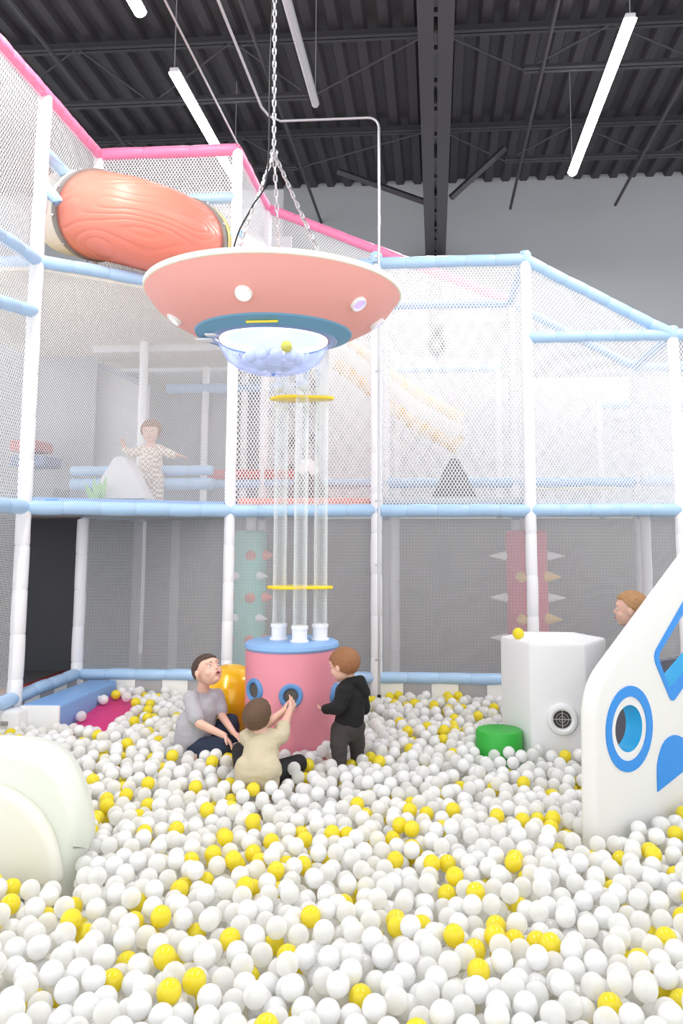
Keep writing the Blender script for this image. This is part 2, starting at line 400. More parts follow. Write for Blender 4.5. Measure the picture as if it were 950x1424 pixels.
Nn((X3, BY, ZM), (X4, BY, ZM), (X4, BY, ZR), (X3, BY, ZT), rip=.06); Nn((X4, BY, ZM), (X5, BY, ZM), (X5, BY, ZR), (X4, BY, ZR))
for x in (X2, X3): Nn((x, FY, ZM), (x, BY, ZM), (x, BY, ZT), (x, FY, ZT))
Nn((X4, FY, ZM), (X4, BY, ZM), (X4, BY, ZR), (X4, FY, ZR))
Nn((X2, FY, ZT), (X3, FY, ZT), (X3, BY, ZT), (X2, BY, ZT)); Nn((X3, FY, ZT), (X4, FY, ZR), (X4, BY, ZR), (X3, BY, ZT))
Nn((X2, RY, ZM), (X3, RY, ZM), (X3, RY, 3.6), (X2, RY, 3.7)); Nn((X3, RY, ZM), (X5, RY, ZM), (X5, RY, 3.0), (X3, RY, 3.4))
for a, b in ((LX, X1), (X1, X2), (X2, X3), (X3, X4), (X4, X5)): Nf((a, FY, ZB_), (b, FY, ZB_), (b, FY, ZM), (a, FY, ZM), rip=.006)
Nf((LX, 4.6, ZB_), (LX, LY, ZB_), (LX, LY, ZM), (LX, 4.6, ZM), rip=.006)
net('roof_net', (LX, FY, ZP), (X1, FY, ZP), (X1, BY, ZP), (LX, BY, ZP), NETL, ps, rip=.05)
net('roof_net', (LX-1.4, 4.6, ZP), (LX, 4.6, ZP), (LX, BY, ZP), (LX-1.4, BY, ZP), NETL, ps, rip=.05)
net('roof_net', (LX-1.4, 4.6, Z3), (LX-1.4, BY, Z3), (LX-1.4, BY, ZP), (LX-1.4, 4.6, ZP), NETL, ps, rip=.05)
net('roof_net', (LX, BY+.9, Z3), (X1, BY+.9, Z3), (X1, BY+.9, 5.7), (LX, BY+.9, 5.7), NETL, ps, rip=.05)
# decks and mats
CREAM = mat('cream_deck_underside', (222, 214, 196), .6)
def slab(name, pts, z, th, m, lab=None, bev=.01):
    o = prism(name, [V((x, y, z)) for x, y in pts], V((0, 0, 1)), th, m, ps, bev)
    if lab: o['label'] = lab
    return o
BLUEM = mat('mid_blue_mat', (128, 170, 222), .45, bump=.08)
slab('deck', [(LX, LY), (X1, FY), (LX, FY)], ZM+.08, .07, BLUEM, 'blue corner deck mat')
slab('deck', [(LX-1.6, LY), (LX, LY), (LX, FY), (X1-.1, FY+.02), (X1-.1, RY), (LX-1.6, RY)], ZM+.03, .08, mat('grey_mat', (170, 170, 175), .6))
slab('deck', [(LX-1.6, LY), (LX, LY), (X1, FY), (X1, RY), (LX-1.6, RY)], Z3+.0, .08, CREAM, 'cream upper deck')
slab('deck', [(X1+.06, FY+.03), (X2-.06, FY+.03), (X2-.06, BY), (X1+.06, BY)], ZM+.115, .07, mat('coral_mat', (240, 150, 130), .5), 'coral deck mat')
slab('deck', [(X2+.06, FY+.03), (X3-.06, FY+.03), (X3-.06, BY), (X2+.06, BY)], ZM+.115, .07, mat('light_grey_mat', (182, 184, 190), .5), 'grey deck mat')
slab('deck', [(X3+.06, FY+.03), (X5, FY+.03), (X5, BY), (X3+.06, BY)], ZM+.06, .05, mat('light_grey_mat', (182, 184, 190), .5))
slab('deck', [(X1, BY), (X5, BY), (X5, RY), (X1, RY)], ZM+.06, .05, mat('light_grey_mat', (182, 184, 190), .5))
box('edge_mat', ((X1-.55+X1+.3)/2, BY+.02, 2.1), (.95, .12, .1), mat('dusty_red_mat', (206, 110, 112), .6), ps)
box('edge_mat', ((X3+X4)/2+.1, RY-.2, 2.02), (1.1, .1, .07), mat('pale_yellow_mat', (240, 225, 180), .6), ps)
# striped skirt pads below the bottom rail
SW = .236; x = P(153, 960, FY).x - SW*2; i = 0
PADW = mat('cream_pad', (244, 241, 234), .45, bump=.06); PADG = mat('grey_pad', (172, 168, 168), .5, bump=.06)
while x < X5:
    if x > LX-.2:
        a = max(x, LX+.03); box('skirt_pad', ((a+x+SW)/2, FY+.0, -.05), (x+SW-a-.001, .05, .5), PADW if i % 2 == 0 else PADG, ps, .008)
    x += SW; i += 1
y = LY-1.3; i = 0
while y < FY-.1:
    box('skirt_pad', (LX, y+SW/2, -.05), (.05, SW-.001, .5), PADW if (i % 2 == 0 or y < LY-.2) else PADG, ps, .008); y += SW; i += 1
# lower storey behind the fine net
DARK = mat('dark_screen', (110, 111, 116), .8, bump=.1); MIDG = mat('grey_screen', (142, 142, 146), .8, bump=.1)
slab('deck', [(LX-1.8, LY), (X5, LY+1.2), (X5, RY), (LX-1.8, RY)][:0] or [(LX-1.8, LY-.8), (LX-.05, LY-.8), (LX-.05, FY+.04), (X5, FY+.04), (X5, RY), (LX-1.8, RY)], .02, .2, GREYF, 'grey lower floor mat')
box('back_screen', ((LX+X5)/2, BY+.25, .82), (X5-LX, .04, 1.62), MIDG, ps)
DK2 = mat('charcoal_screen', (112, 114, 120), .8, bump=.1)
box('back_screen', (LX-.95, BY, .82), (1.8, .04, 1.62), DK2, ps); box('back_screen', (LX-1.75, 7.2, .82), (.04, 2.6, 1.62), DK2, ps)
box('inner_screen', (LX-.05, FY+.75, .82), (.03, 1.3, 1.62), DARK, ps)
ORM = mat('orange_mat', (250, 170, 60), .5); REDM = mat('red_mat', (196, 60, 50), .5)
box('floor_mat', (LX-.8, 6.6, .05), (.8, .9, .08), ORM, ps); box('floor_mat', (LX-.35, 7.6, .05), (.5, .8, .08), REDM, ps)
for x in (P(190, 800, 7.9).x, P(243, 800, 7.9).x): box('hanging_strip', (x, 7.9, .8), (.09, .03, 1.6), mat('pale_grey_strip', (176, 176, 182), .7), ps)
post(X2+.12, 7.8, ZM, .05, z0=0); post(P(900, 800, 7.8).x, 7.8, ZM, .05, z0=0)
# pale wall sheets in the upper storey
SH = mat('white_sheet', (216, 216, 218), .7); SHG = mat('grey_sheet', (168, 169, 174), .7)
box('back_sheet', ((LX+X1)/2-.3, RY+.1, 2.6), (X1-LX+1.4, .03, 1.9), SHG, ps)
box('back_sheet', ((X1+X2)/2, RY+.1, 2.8), (X2-X1, .03, 2.2), SH, ps)
box('back_sheet', ((X2+X5)/2, RY+.12, 2.55), (X5-X2, .03, 1.7), SH, ps)
box('back_sheet', ((LX+X1)/2-.2, BY+.15, 4.15), (X1-LX+.9, .03, 1.3), SH, ps)
prism('house_panel', [V((a, 9.2, b)) for a, b in ((P(88, 600, 9.2).x, 1.75), (P(205, 600, 9.2).x, 1.75), (P(205, 600, 9.2).x, P(200, 535, 9.2).z), (P(140, 600, 9.2).x, P(140, 505, 9.2).z), (P(88, 600, 9.2).x, P(88, 530, 9.2).z))], V((0, -1, 0)), .06, SH, ps)
for a, b in (((86, 532), (140, 508)), ((140, 508), (206, 537))): tube('roof_edge', [P(*a, 9.15), P(*b, 9.15)], .035, mat('blue_grey_trim', (170, 175, 192), .6), ps)
for k, (c, zz) in enumerate(((GREYF, 1.9), (mat('slate_blue_mat', (120, 134, 170), .6), 2.25), (mat('dusty_red_mat', (206, 110, 112), .6), 2.42))): box('step_pad', (P(58, 640, 8.4).x-k*.06, 8.4, zz), (.5-.1*k, .4, .12), c, ps, .02)
box('yellow_panel', (-3.7, 6.6, 3.75), (1.2, .4, .06), mat('bright_yellow', (250, 222, 60), .5), ps)
box('back_sheet', (-4.6, 9.0, 2.7), (1.2, .03, 1.8), SHG, ps)
# bundles of net cord tied at post heads
for p in ((X2, FY-.02, ZT+.05), (X3, FY, ZT+.03), (X4, FY, ZR+.03)):
    o = lathe('post_cap', [(0, .05), (.04, .045), (.056, .02), (.056, -.05), (.05, -.06)], p, BLUE, ps, 16)
# ------------------------------------------------------------------ tube slide
CORAL = mat('coral_moulded_plastic', (243, 142, 122), .42, var=.03)
nt = CORAL.node_tree; N, L = nt.nodes, nt.links
tc = N.new('ShaderNodeTexCoord'); mp = N.new('ShaderNodeMapping'); mp.inputs['Scale'].default_value = (.9, .9, 2.6)
wv = N.new('ShaderNodeTexNoise'); wv.inputs['Scale'].default_value = 1.1; wv.inputs['Detail'].default_value = 1
mm = N.new('ShaderNodeMath'); mm.operation = 'MULTIPLY'; mm.inputs[1].default_value = 34
m2 = N.new('ShaderNodeMath'); m2.operation = 'SINE'; m3 = N.new('ShaderNodeMath'); m3.operation = 'POWER'; m3.inputs[1].default_value = 6
ab = N.new('ShaderNodeMath'); ab.operation = 'ABSOLUTE'
bp = N.new('ShaderNodeBump'); bp.inputs['Strength'].default_value = .35; bp.inputs['Distance'].default_value = .015; bp.invert = True
L.new(tc.outputs['Object'], mp.inputs[0]); L.new(mp.outputs[0], wv.inputs['Vector']); L.new(wv.outputs['Fac'], mm.inputs[0]); L.new(mm.outputs[0], m2.inputs[0])
L.new(m2.outputs[0], ab.inputs[0]); L.new(ab.outputs[0], m3.inputs[0]); L.new(m3.outputs[0], bp.inputs['Height']); L.new(bp.outputs['Normal'], N['Principled BSDF'].inputs['Normal'])
sl = thing('tube_slide', 'coral moulded tube slide with wood grain pattern at the top of the left tower', 'slide', (-2.2, 6.5, 3.53))
A0, A1, A2, A3 = P(134, 300, 6.45), P(165, 303, 6.25), P(215, 315, 6.25), P(258, 335, 6.9)
def bez(t): return A0*(1-t)**3 + A1*3*t*(1-t)**2 + A2*3*t*t*(1-t) + A3*t**3
bm = bmesh.new(); b_tube(bm, [bez(i/16) for i in range(17)], .375, 40, caps=False); o = fin('bend_section', bm, CORAL, sl, ang=180)
sm = o.modifiers.new('t', 'SOLIDIFY'); sm.thickness = .012
for t0, lab in ((0, None), (1, None)):
    c = bez(t0); d = (bez(min(1, t0+.02)) - bez(max(0, t0-.02))).normalized(); R = d.to_track_quat('Z', 'Y').to_matrix()
    f = lathe('flange', [(.37, -.03), (.395, -.03), (.395, .03), (.37, .03), (.37, -.03)], c, mat('grey_flange', (150, 146, 142), .5), sl, 48, R=R)
    for k in range(10):
        bm = bmesh.new(); q = c + R @ V((.397*math.cos(k*PI/5+.3), .397*math.sin(k*PI/5+.3), 0)); b_lathe(bm, [(0, .016), (.012, .014), (.016, .004), (.016, 0)], q, 8, R=(q-c).to_track_quat('Z', 'Y').to_matrix()); fin('bolt', bm, GALV, sl)
c = bez(0); d = (bez(.02)-bez(0)).normalized(); bm = bmesh.new()
b_tube(bm, [c-d*.42, c-d*.2, c-d*.04], .375, 36, caps=False); fin('entry_section', bm, mat('cream_translucent_plastic', (250, 238, 226), .35), sl)
c = bez(1); d = (bez(1)-bez(.98)).normalized(); bm = bmesh.new()
b_tube(bm, [c+d*.04, c+d*.14], .40, 36, caps=False); fin('yellow_collar', bm, mat('pale_yellow_plastic', (252, 226, 140), .4), sl)
bm = bmesh.new(); b_tube(bm, [c+d*.14, c+d*.5+V((.05, 0, 0)), c+d*.9+V((.2, 0, -.1))], .375, 36, caps=False); fin('white_section', bm, mat('white_plastic', (240, 240, 240), .35), sl)
sleeve('support_stub', P(62, 258, 5.97), P(80, 280, 6.0), BM_, sl, .045, .3); sleeve('support_stub', P(298, 329, 7.0), P(337, 326, 7.0), BM_, sl, .04, .3)
# yellow edged slide far behind the nets
s2 = thing('open_slide', 'faint pale open slide with a yellow and orange edge behind the upper nets', 'slide', (0, 9, 2))
pts = [P(470, 500, 9.1), P(520, 538, 9.1), P(580, 585, 9.1), P(640, 618, 9.1)]
for nm, off, c in (('bed', .12, (250, 244, 232)), ('side_rail', -.02, (250, 205, 110)), ('side_rail', .26, (250, 226, 170))):
    bm = bmesh.new(); b_tube(bm, [p + V((0, 0, off)) for p in pts], (.11 if nm == 'side_rail' else .14), 12); fin(nm, bm, mat('slide_%d' % c[2], c, .4), s2)
# ------------------------------------------------------------------ foam hills
def hill(px, py_top, py_bot, hw, Y, th, m, label, capm=None, skew=0):
    t = thing('foam_hill', label, 'foam hill', P(px, py_bot, Y), 'foam hills on the middle deck')
    c = P(px, py_bot, Y); zt = P(px, py_top, Y).z; w = hw/F_PX*Y; h = zt-c.z
    o2 = [V(q) for q in rounded([(-w, 0), (w, 0), (w*.18+skew*w, h), (-w*.18+skew*w, h)], [.02, .02, .06, .06])]
    prism('body', [V((c.x+q.x, Y, c.z+q.y)) for q in o2], V((0, -1, 0)), th, m, t, .02, 3)
    if capm:
        o3 = [(-w*.42+skew*w*.7, h*.72), (-w*.15+skew*w, h*.62), (.05*w+skew*w, h*.78), (w*.25+skew*w, h*.6), (w*.45+skew*w*.7, h*.72), (w*.2+skew*w, h+.012), (-w*.2+skew*w, h+.012)]
        prism('snow_cap', [V((c.x+q[0], Y-.006, c.z+q[1])) for q in o3], V((0, -1, 0)), th+.012, capm, t, .006, 2)
    return t
SNOW = mat('snow_white_vinyl', (246, 246, 246), .5)
hill(163, 634, 696, 43, 7.35, .25, mat('pale_grey_vinyl', (222, 219, 222), .5), 'white foam hill with green grass blades in front of the checked toddler')
hill(426, 640, 697, 32, 7.45, .22, mat('dark_grey_vinyl', (112, 112, 114), .6), 'grey foam hill with a white peak behind the clear tubes', SNOW)
hill(632, 637, 697, 34, 7.6, .22, mat('dark_grey_vinyl', (112, 112, 114), .6), 'dark grey foam hill on the middle deck right of the conduit')
g = thing('grass_tuft', 'green foam grass blades against the white foam hill', 'grass decoration', P(132, 692, 7.2))
for px0, px1, pt in ((128, 118, 672), (134, 130, 662), (139, 138, 668), (140, 147, 662)):
    a, b, c = P(px0-4, 694, 7.22), P(px0+4, 694, 7.22), P(px1, pt, 7.22)
    prism('blade', [a, b, (b+c)/2+V((.01, 0, 0)), c, (a+c)/2+V((-.01, 0, 0))], V((0, -1, 0)), .02, mat('leaf_green_foam', (150, 200, 130), .6), g, .004)
# ------------------------------------------------------------------ spiky climbing columns behind the fine net
def column(px, ztop, hw, Y, m, cone, label, rows):
    x = P(px, 800, Y).x; r = hw/F_PX*Y; t = thing('climbing_column', label, 'climbing column', (x, Y, 0))
    lathe('padded_column', [(0, 0), (r-.02, 0), (r, .02), (r, ztop-.03), (r-.03, ztop), (0, ztop)], (x, Y, 0), m, t, 32)
    tube('hanger', [(x, Y, ztop-.01), (x, Y, ZM)], .05, POST, t)
    for py, cm, angs, ln, cr in rows:
        z = P(px, py, Y).z
        for a in angs:
            d = V((math.sin(math.radians(a)), -math.cos(math.radians(a)), 0)); R = d.to_track_quat('Z', 'Y').to_matrix()
            lathe('peg', [(0, -.02), (cr, -.015), (cr, 0), (cr*.8, ln*.25), (cr*.35, ln*.7), (0, ln)], V((x, Y, z))+d*(r-.006), cm, t, 18, R=R)
CW = mat('white_peg', (240, 240, 242), .4); CY = mat('yellow_peg', (240, 205, 110), .4); CO = mat('coral_peg', (232, 120, 100), .4)
column(348, 1.5, 22, 7.45, mat('mint_vinyl', (120, 205, 195), .5), CO, 'mint green climbing column with coral pegs behind the fine net', [(y, CO, (78, -80, 14), .1, .05) for y in (772, 830, 888)] + [(y, CW, (50, -45), .13, .04) for y in (800, 858)])
column(733, 1.5, 28, 7.45, mat('crimson_vinyl', (206, 60, 95), .5), CW, 'crimson climbing column with white and yellow pegs behind the fine net', [(y, CW, (88, -88), .17, .045) for y in (773, 831, 887)] + [(y, CY, (62, -22), .15, .05) for y in (801, 859)])
# ------------------------------------------------------------------ bench and wedge mat in the corner
bn = thing('padded_bench', 'pale blue and white padded block bench in the left corner of the pit', 'bench', (-2.6, 6.3, -.2))
f0, f1 = P(28, 981, 5.85), P(82, 985, 5.85); k0, k1 = P(124, 945, 6.9), P(163, 946, 6.9); zt = .2
def quadbox(name, c, z0, z1, m, parent, bev=.015):
    return prism(name, [V((p.x, p.y, z1)) for p in c], V((0, 0, 1)), z1-z0, m, parent, bev, 3)
quadbox('seat_block', [f0+V((0, .02, 0)), f1+V((0, .02, 0)), k1, k0], -.25, zt, BLUEM, bn, .02)
box('end_panel', ((f0.x+f1.x)/2, 5.86, -.03), (f1.x-f0.x+.005, .03, .45), WHITE, bn, .008)
wd = thing('wedge_mat', 'magenta wedge mat beside the blue bench with balls on it', 'mat', (-2.1, 6.2, -.1))
q = [P(84, 1019, 5.85), P(152, 1023, 5.75), P(192, 981, 6.75), P(160, 975, 6.9)]
bm = bmesh.new(); tz = [.005, .0, .06, .1]
a = [bm.verts.new((p.x, p.y, z)) for p, z in zip(q, tz)]; b = [bm.verts.new((p.x, p.y, -.25)) for p in q]
bm.faces.new(a); bm.faces.new(b[::-1])
for i in range(4): bm.faces.new((a[i], b[i], b[(i+1) % 4], a[(i+1) % 4]))
fin('pad', bm, mat('magenta_vinyl', (208, 52, 120), .5, bump=.08), wd, bevel=.012)
box('front_edge', ((q[0].x+q[1].x)/2, 5.78, -.06), (q[1].x-q[0].x, .03, .13), WHITE, wd, .006)
wb = thing('wall_pad', 'white padded block against the left post beside the bench end', 'wall pad', (-3.2, 5.8, -.3))
box('pad', (-3.13, 5.8, -.07), (.22, .18, .5), WHITE, wb, .02); box('grey_fastener', (-3.12, 5.7, .1), (.05, .012, .03), GREYF, wb, .003)
# ------------------------------------------------------------------ flying saucer lamp
UC = P(382, 410, 5.2); UX, UY, UZ = UC.x, UC.y, UC.z
CU = mat('coral_pink_painted_panel', (241, 170, 162), .6, var=.015); CRM = mat('cream_edge', (247, 240, 222), .55)
UB = mat('dusty_blue_panel', (106, 158, 190), .6, var=.02)
uf = thing('flying_saucer', 'large coral pink flying saucer hanging on chains above the pink drum', 'hanging saucer', (UX, UY, UZ-.5))
Rr = .868
zi, zo = -.275, -.02
lathe('underside_panel', [(.53, zi), (.6, -.247), (.7, -.192), (.79, -.115), (Rr-.01, zo)], (UX, UY, UZ), CU, uf, 96)
lathe('rim', [(Rr-.012, zo), (Rr, zo+.005), (Rr, .018), (Rr-.012, .022), (Rr-.03, .02)], (UX, UY, UZ), CRM, uf, 96)
lathe('upper_shell', [(Rr-.03, .02), (.6, .06), (.45, .1), (.36, .15), (.2, .19), (0, .2)], (UX, UY, UZ), CU, uf, 96)
lathe('blue_ring', [(.53, zi), (.525, zi-.012), (.40, zi-.06), (.385, zi-.05)], (UX, UY, UZ), UB, uf, 96)
DOME = clearmat('clear_blue_tinted_dome', (222, 230, 253), .07, .05)
dz = zi-.055
dome = lathe('dome', [(.43, dz+.006), (.405, dz-.008), (.372, dz-.01), (.36, dz-.05), (.315, dz-.13), (.24, dz-.185), (.14, dz-.215), (.03, dz-.222), (0, dz-.222)], (UX, UY, UZ), DOME, uf, 64)
lathe('dome_knob', [(0, -.012), (.012, -.008), (.012, .006), (0, .01)], (UX, UY, UZ+dz-.225), mat('dome_blue_plastic', (120, 150, 220), .3), dome, 12)
LP = mat('lit_bluish_panel', (222, 226, 255), .5, emit=.62, var=0)
lathe('light_panel', [(0, 0), (.345, 0)], (UX, UY, UZ+dz+.012), LP, uf, 64)
LR = mat('lit_ring', (236, 240, 255), .5, emit=4, var=0)
lathe('light_ring', [(.345, -.004), (.35, -.012), (.362, -.012), (.366, 0), (.345, .002)], (UX, UY, UZ+dz+.01), LR, uf, 64)
def zcone(r):
    q = [(.53, zi), (.6, -.247), (.7, -.192), (.79, -.115), (Rr-.01, zo)]
    for (a, za), (b, zb) in zip(q, q[1:]):
        if r <= b: return za+(zb-za)*(r-a)/(b-a)
    return zo
for (px, py, col, e) in ((339, 407, (255, 250, 240), 3), (243, 443, (200, 250, 226), .9), (498, 422, (150, 130, 255), 1.1), (517, 461, (170, 155, 255), 1.0)):
    # point on the cone under this image position
    nrm = None; best = None; d = ray(px, py); o0 = V((0, 0, CH))
    lo, hi = 3.0, 7.0
    prev = None
    for i in range(600):
        t = 3.8 + i*.0035; p = o0 + d*(t/d.y); r = math.hypot(p.x-UX, p.y-UY)
        zc_ = UZ + zcone(r)
        if r < Rr and p.z > zc_: best = p; break
    sl_ = (zo-zi)/(Rr-.01-.53)
    if best is None: best = V((UX+.70*math.cos(.12), UY+.70*math.sin(.12), UZ-.192))
    rad = V((best.x-UX, best.y-UY, 0)).normalized()
    nn = (V((0, 0, -1)) + rad*sl_).normalized(); R = nn.to_track_quat('Z', 'Y').to_matrix()
    s_ = lathe('spotlight', [(.034, .012), (.044, .022), (.05, .02), (.054, .01), (.054, -.01)], best, mat('white_bezel', (240, 240, 240), .4), uf, 28, R=R)
    lathe('lens', [(0, .015), (.034, .0145), (.036, 0)], best, mat('lit_lens_%d' % px, col, .4, emit=e, var=0), s_, 24, R=R)
    s_['label'] = 'round recessed spotlight'
yb = P(420, 443, UY-.3)
box('yellow_hinge_plate', (UX+.02, UY-.455, UZ+zi-.035), (.2, .05, .014), mat('bright_yellow', (250, 222, 60), .5), uf, .003, rot=M.Rotation(.38, 3, 'X'))
box('service_plate', (UX-.44, UY-.08, UZ+zi-.055), (.14, .09, .012), WHITE, uf, .003)
box('service_plate', (UX-.37, UY-.22, UZ+zi-.055), (.08, .05, .012), WHITE, uf, .003)
def chain(name, a, b, parent, r=.0065, ln=.062, wd_=.034, m=None):
    a, b = V(a), V(b); L_ = (b-a).length; n = int(L_/(ln-2*r*1.15)); d = (b-a)/L_; stp = L_/n
    x, y = frame_of(d); bm = bmesh.new()
    for i in range(n):
        c = a + d*stp*(i+.5); w = x if i % 2 else y; pts = []
        for k in range(10):
            t = 2*PI*k/10; hl = ln/2-wd_/2
            pts.append(c + w*(wd_/2-r)*math.cos(t) + d*((wd_/2-r)*math.sin(t) + (hl if math.sin(t) > 0 else -hl)))
        pts += pts[:1]; b_tube(bm, pts, r, 5, caps=False)
    return fin(name, bm, m or GALV, parent)
J = V((P(381, 212, UY).x, UY, P(381, 212, UY).z))
top = V((J.x, UY-.15, ZC-.02))
chain('chain', top, J, uf)
for k, (px, py) in enumerate(((322, 362), (452, 358))):
    e = P(px, py, UY-.25); e.z = UZ+.1; chain('chain', J, e, uf)
chain('chain', J, (J.x-.02, UY+.45, UZ+.1), uf)
lathe('ring_bolt', [(.02, -.012), (.03, 0), (.02, .012), (.01, 0), (.02, -.012)], J, GALV, uf, 14, R=M.Rotation(PI/2, 3, 'X'))
pts = [top+V((.03, 0, 0)), top*.6+J*.4+V((.02, -.02, 0)), top*.2+J*.8+V((-.03, 0, 0)), P(372, 240, UY-.1), P(352, 285, UY-.12), P(333, 320, UY-.15), P(323, 352, UY-.2)]
sm_ = []
for i in range(len(pts)-1):
    for j in range(6):
        t = j/6; p0, p1, p2, p3 = pts[max(i-1, 0)], pts[i], pts[i+1], pts[min(i+2, len(pts)-1)]
        sm_.append(.5*((2*p1)+(p2-p0)*t+(2*p0-5*p1+4*p2-p3)*t*t+(-p0+3*p1-3*p2+p3)*t**3))
sm_.append(pts[-1]); sm_.append(V((pts[-1].x, pts[-1].y, UZ+.06)))
tube('power_cable', sm_, .006, mat('black_cable', (25, 25, 27), .5), uf, 7)
# ------------------------------------------------------------------ pink drum with tubes
DR, DY = .32, 5.62
DX = P(405, 980, DY).x; DZ = .72
PK = mat('rose_pink_vinyl', (236, 150, 166), .5, bump=.1, bscale=14, var=.03)
dr = thing('ball_blower_drum', 'round rose pink padded drum with pale blue top and portholes', 'blower drum', (DX, DY, -.25))
bodyd = lathe('body', [(0, -.28), (DR-.01, -.28), (DR-.004, .1), (DR, .3), (DR, DZ-.055), (DR-.012, DZ-.05)], (DX, DY, 0), PK, dr, 72)
BT = mat('sky_blue_vinyl', (140, 182, 232), .45, bump=.06)
lathe('top_pad', [(0, DZ), (DR-.02, DZ), (DR+.006, DZ-.012), (DR+.01, DZ-.035), (DR-.005, DZ-.052), (0, DZ-.05)], (DX, DY, 0), BT, dr, 72)
PB = mat('porthole_blue_vinyl', (96, 150, 206), .45)
for px, py in ((354, 960), (404.5, 968), (466, 966)):
    # angle on the drum under this image column
    best = None; d = ray(px, py); o0 = V((0, 0, CH))
    for i in range(900):
        p = o0 + d*((5.0+i*.001)/d.y)
        if math.hypot(p.x-DX, p.y-DY) < DR: best = p; break
    if best is None: best = V((DX + DR*.95*(1 if px > 400 else -1), DY-.1, P(px, py, 5.4).z))
    a = math.atan2(best.y-DY, best.x-DX); nn = V((math.cos(a), math.sin(a), 0)); R = nn.to_track_quat('Z', 'Y').to_matrix()
    c = V((DX, DY, best.z)) + nn*(DR-.004)
    ph = lathe('porthole_ring', [(.044, -.012), (.044, .006), (.054, .018), (.07, .02), (.079, .01), (.08, -.012)], c, PB, dr, 36, R=R)
    lathe('porthole_bore', [(.044, .006), (.044, -.0), (0, 0)], c+nn*.0045, mat('dark_bore', (92, 88, 84), .6), ph, 28, R=R)
CT = clearmat('clear_tube_plastic', (253, 254, 254), .05, .06)
tubes = thing('clear_ball_tubes', 'three clear upright tubes rising from the pink drum to the saucer', 'clear tubes', (DX, DY, DZ))
TT = UZ-.07
TP = []
for px, yy in ((387.5, DY+.02), (416.5, DY-.1), (445, DY+.02)):
    c = P(px, 900, yy); cx = c.x; TP.append((cx, yy))
    sc = lathe('socket', [(.0, .0), (.045, 0), (.064, .0), (.064, .012), (.052, .014), (.052, .085), (.058, .088), (.058, .11), (.05, .112), (.044, .10)], (cx, yy, DZ+.001), mat('white_socket_plastic', (244, 243, 246), .35), tubes, 32)
    bm = bmesh.new(); k = 8
    b_lathe(bm, [(.0485, DZ+.09), (.0485, TT), (.0455, TT), (.0455, DZ+.09), (.0485, DZ+.09)], (cx, yy, 0), 28); fin('tube', bm, CT, tubes)
YEL = mat('glossy_yellow_plate', (250, 216, 40), .25)
for py, k in ((555, 0), (816, 1)):
    z = P(419, py, DY).z
    ol = []
    for i in range(60):
        a = 2*PI*i/60; ol.append(V((DX+.07 + .235*math.cos(a)*1.0, DY-.02 + (.115+.018*math.cos(3*a))*math.sin(a), z+.009)))
    cxm = sum(t[0] for t in TP)/3
    for p in ol: p.x += cxm-(DX+.07)
    prism('spacer_plate', ol, V((0, 0, 1)), .02, YEL, tubes, .004)
# ------------------------------------------------------------------ golden exercise ball
bm = bmesh.new(); bmesh.ops.create_uvsphere(bm, u_segments=64, v_segments=40, radius=.255)
c = P(321, 972, 5.98); bmesh.ops.transform(bm, matrix=M.Translation(c), verts=bm.verts)
setp(fin('exercise_ball', bm, mat('golden_vinyl', (252, 190, 20), .22, metal=.12, var=.12, vscale=3, coat=.5), None, ang=180), 'large shiny golden ball between the grey shirt boy and the pink drum', 'exercise ball')
# ------------------------------------------------------------------ hexagonal blower box
hx = thing('hexagonal_box', 'white padded hexagonal box with a round vent, standing in the balls on the right', 'blower box', (0, 0, 0))
HY = 5.75; hc = P(771, 980, HY); hx.location = (hc.x, HY, -.25)
hr = .365; rot = math.radians(-3)
def hexpts(r, z): return [V((hc.x + r*math.cos(rot+PI/3*k), HY + r*math.sin(rot+PI/3*k), z)) for k in range(6)]
bm = bmesh.new(); zt = P(780, 893, HY-.3).z
R_ = [[bm.verts.new(p) for p in hexpts(r, z)] for r, z in ((hr, -.28), (hr, zt-.02), (hr-.012, zt), (hr-.06, zt-.012), (hr-.1, zt-.06), (.06, zt-.10))]
for i in range(len(R_)-1):
    for k in range(6): bm.faces.new((R_[i][k], R_[i][(k+1) % 6], R_[i+1][(k+1) % 6], R_[i+1][k]))
bm.faces.new(R_[-1]); fin('padded_shell', bm, WHITE, hx, bevel=.012, ang=30)
lathe('top_opening', [(0, .004), (.05, .004), (.055, 0)], (hc.x+.0, HY, zt-.096), mat('dark_grille', (60, 58, 58), .5), hx, 24)
an = rot-PI/2; 
nn = V((math.cos(an), math.sin(an), 0)); fc = V((hc.x, HY, 0)) + nn*(hr*math.cos(PI/6))
vp = hit(782, 1000, fc, nn); R = nn.to_track_quat('Z', 'Y').to_matrix()
vr = lathe('vent_ring', [(.058, .0), (.06, .022), (.075, .032), (.092, .028), (.102, .012), (.104, 0)], vp, WHITE, hx, 40, R=R)
lathe('vent_screen', [(0, .004), (.06, .004)], vp, mat('dark_grille', (60, 58, 58), .5), vr, 28, R=R)
bm = bmesh.new(); u_, w_ = R @ V((1, 0, 0)), R @ V((0, 1, 0))
for d in (u_, w_): b_tube(bm, [vp+nn*.01-d*.06, vp+nn*.01+d*.06], .0028, 6)
for rr in (.02, .04):
    pts = [vp+nn*.01+(u_*math.cos(PI*k/10)+w_*math.sin(PI*k/10))*rr for k in range(21)]; b_tube(bm, pts, .0018, 5, caps=False)
fin('vent_guard', bm, mat('pale_wire', (190, 186, 180), .4), vr)
# ------------------------------------------------------------------ green stool
c = P(694, 1020, 5.52); zt2 = P(694, 1013, 5.52).z
setp(lathe('round_stool', [(0, -.2), (.14, -.2), (.153, -.19), (.155, 0), (.155, zt2-.02), (.145, zt2-.004), (.11, zt2), (0, zt2)], (c.x, 5.52, 0), mat('green_vinyl', (50, 176, 62), .45, bump=.08), None, 56), 'low round green padded stool in front of the white hexagonal box', 'stool')
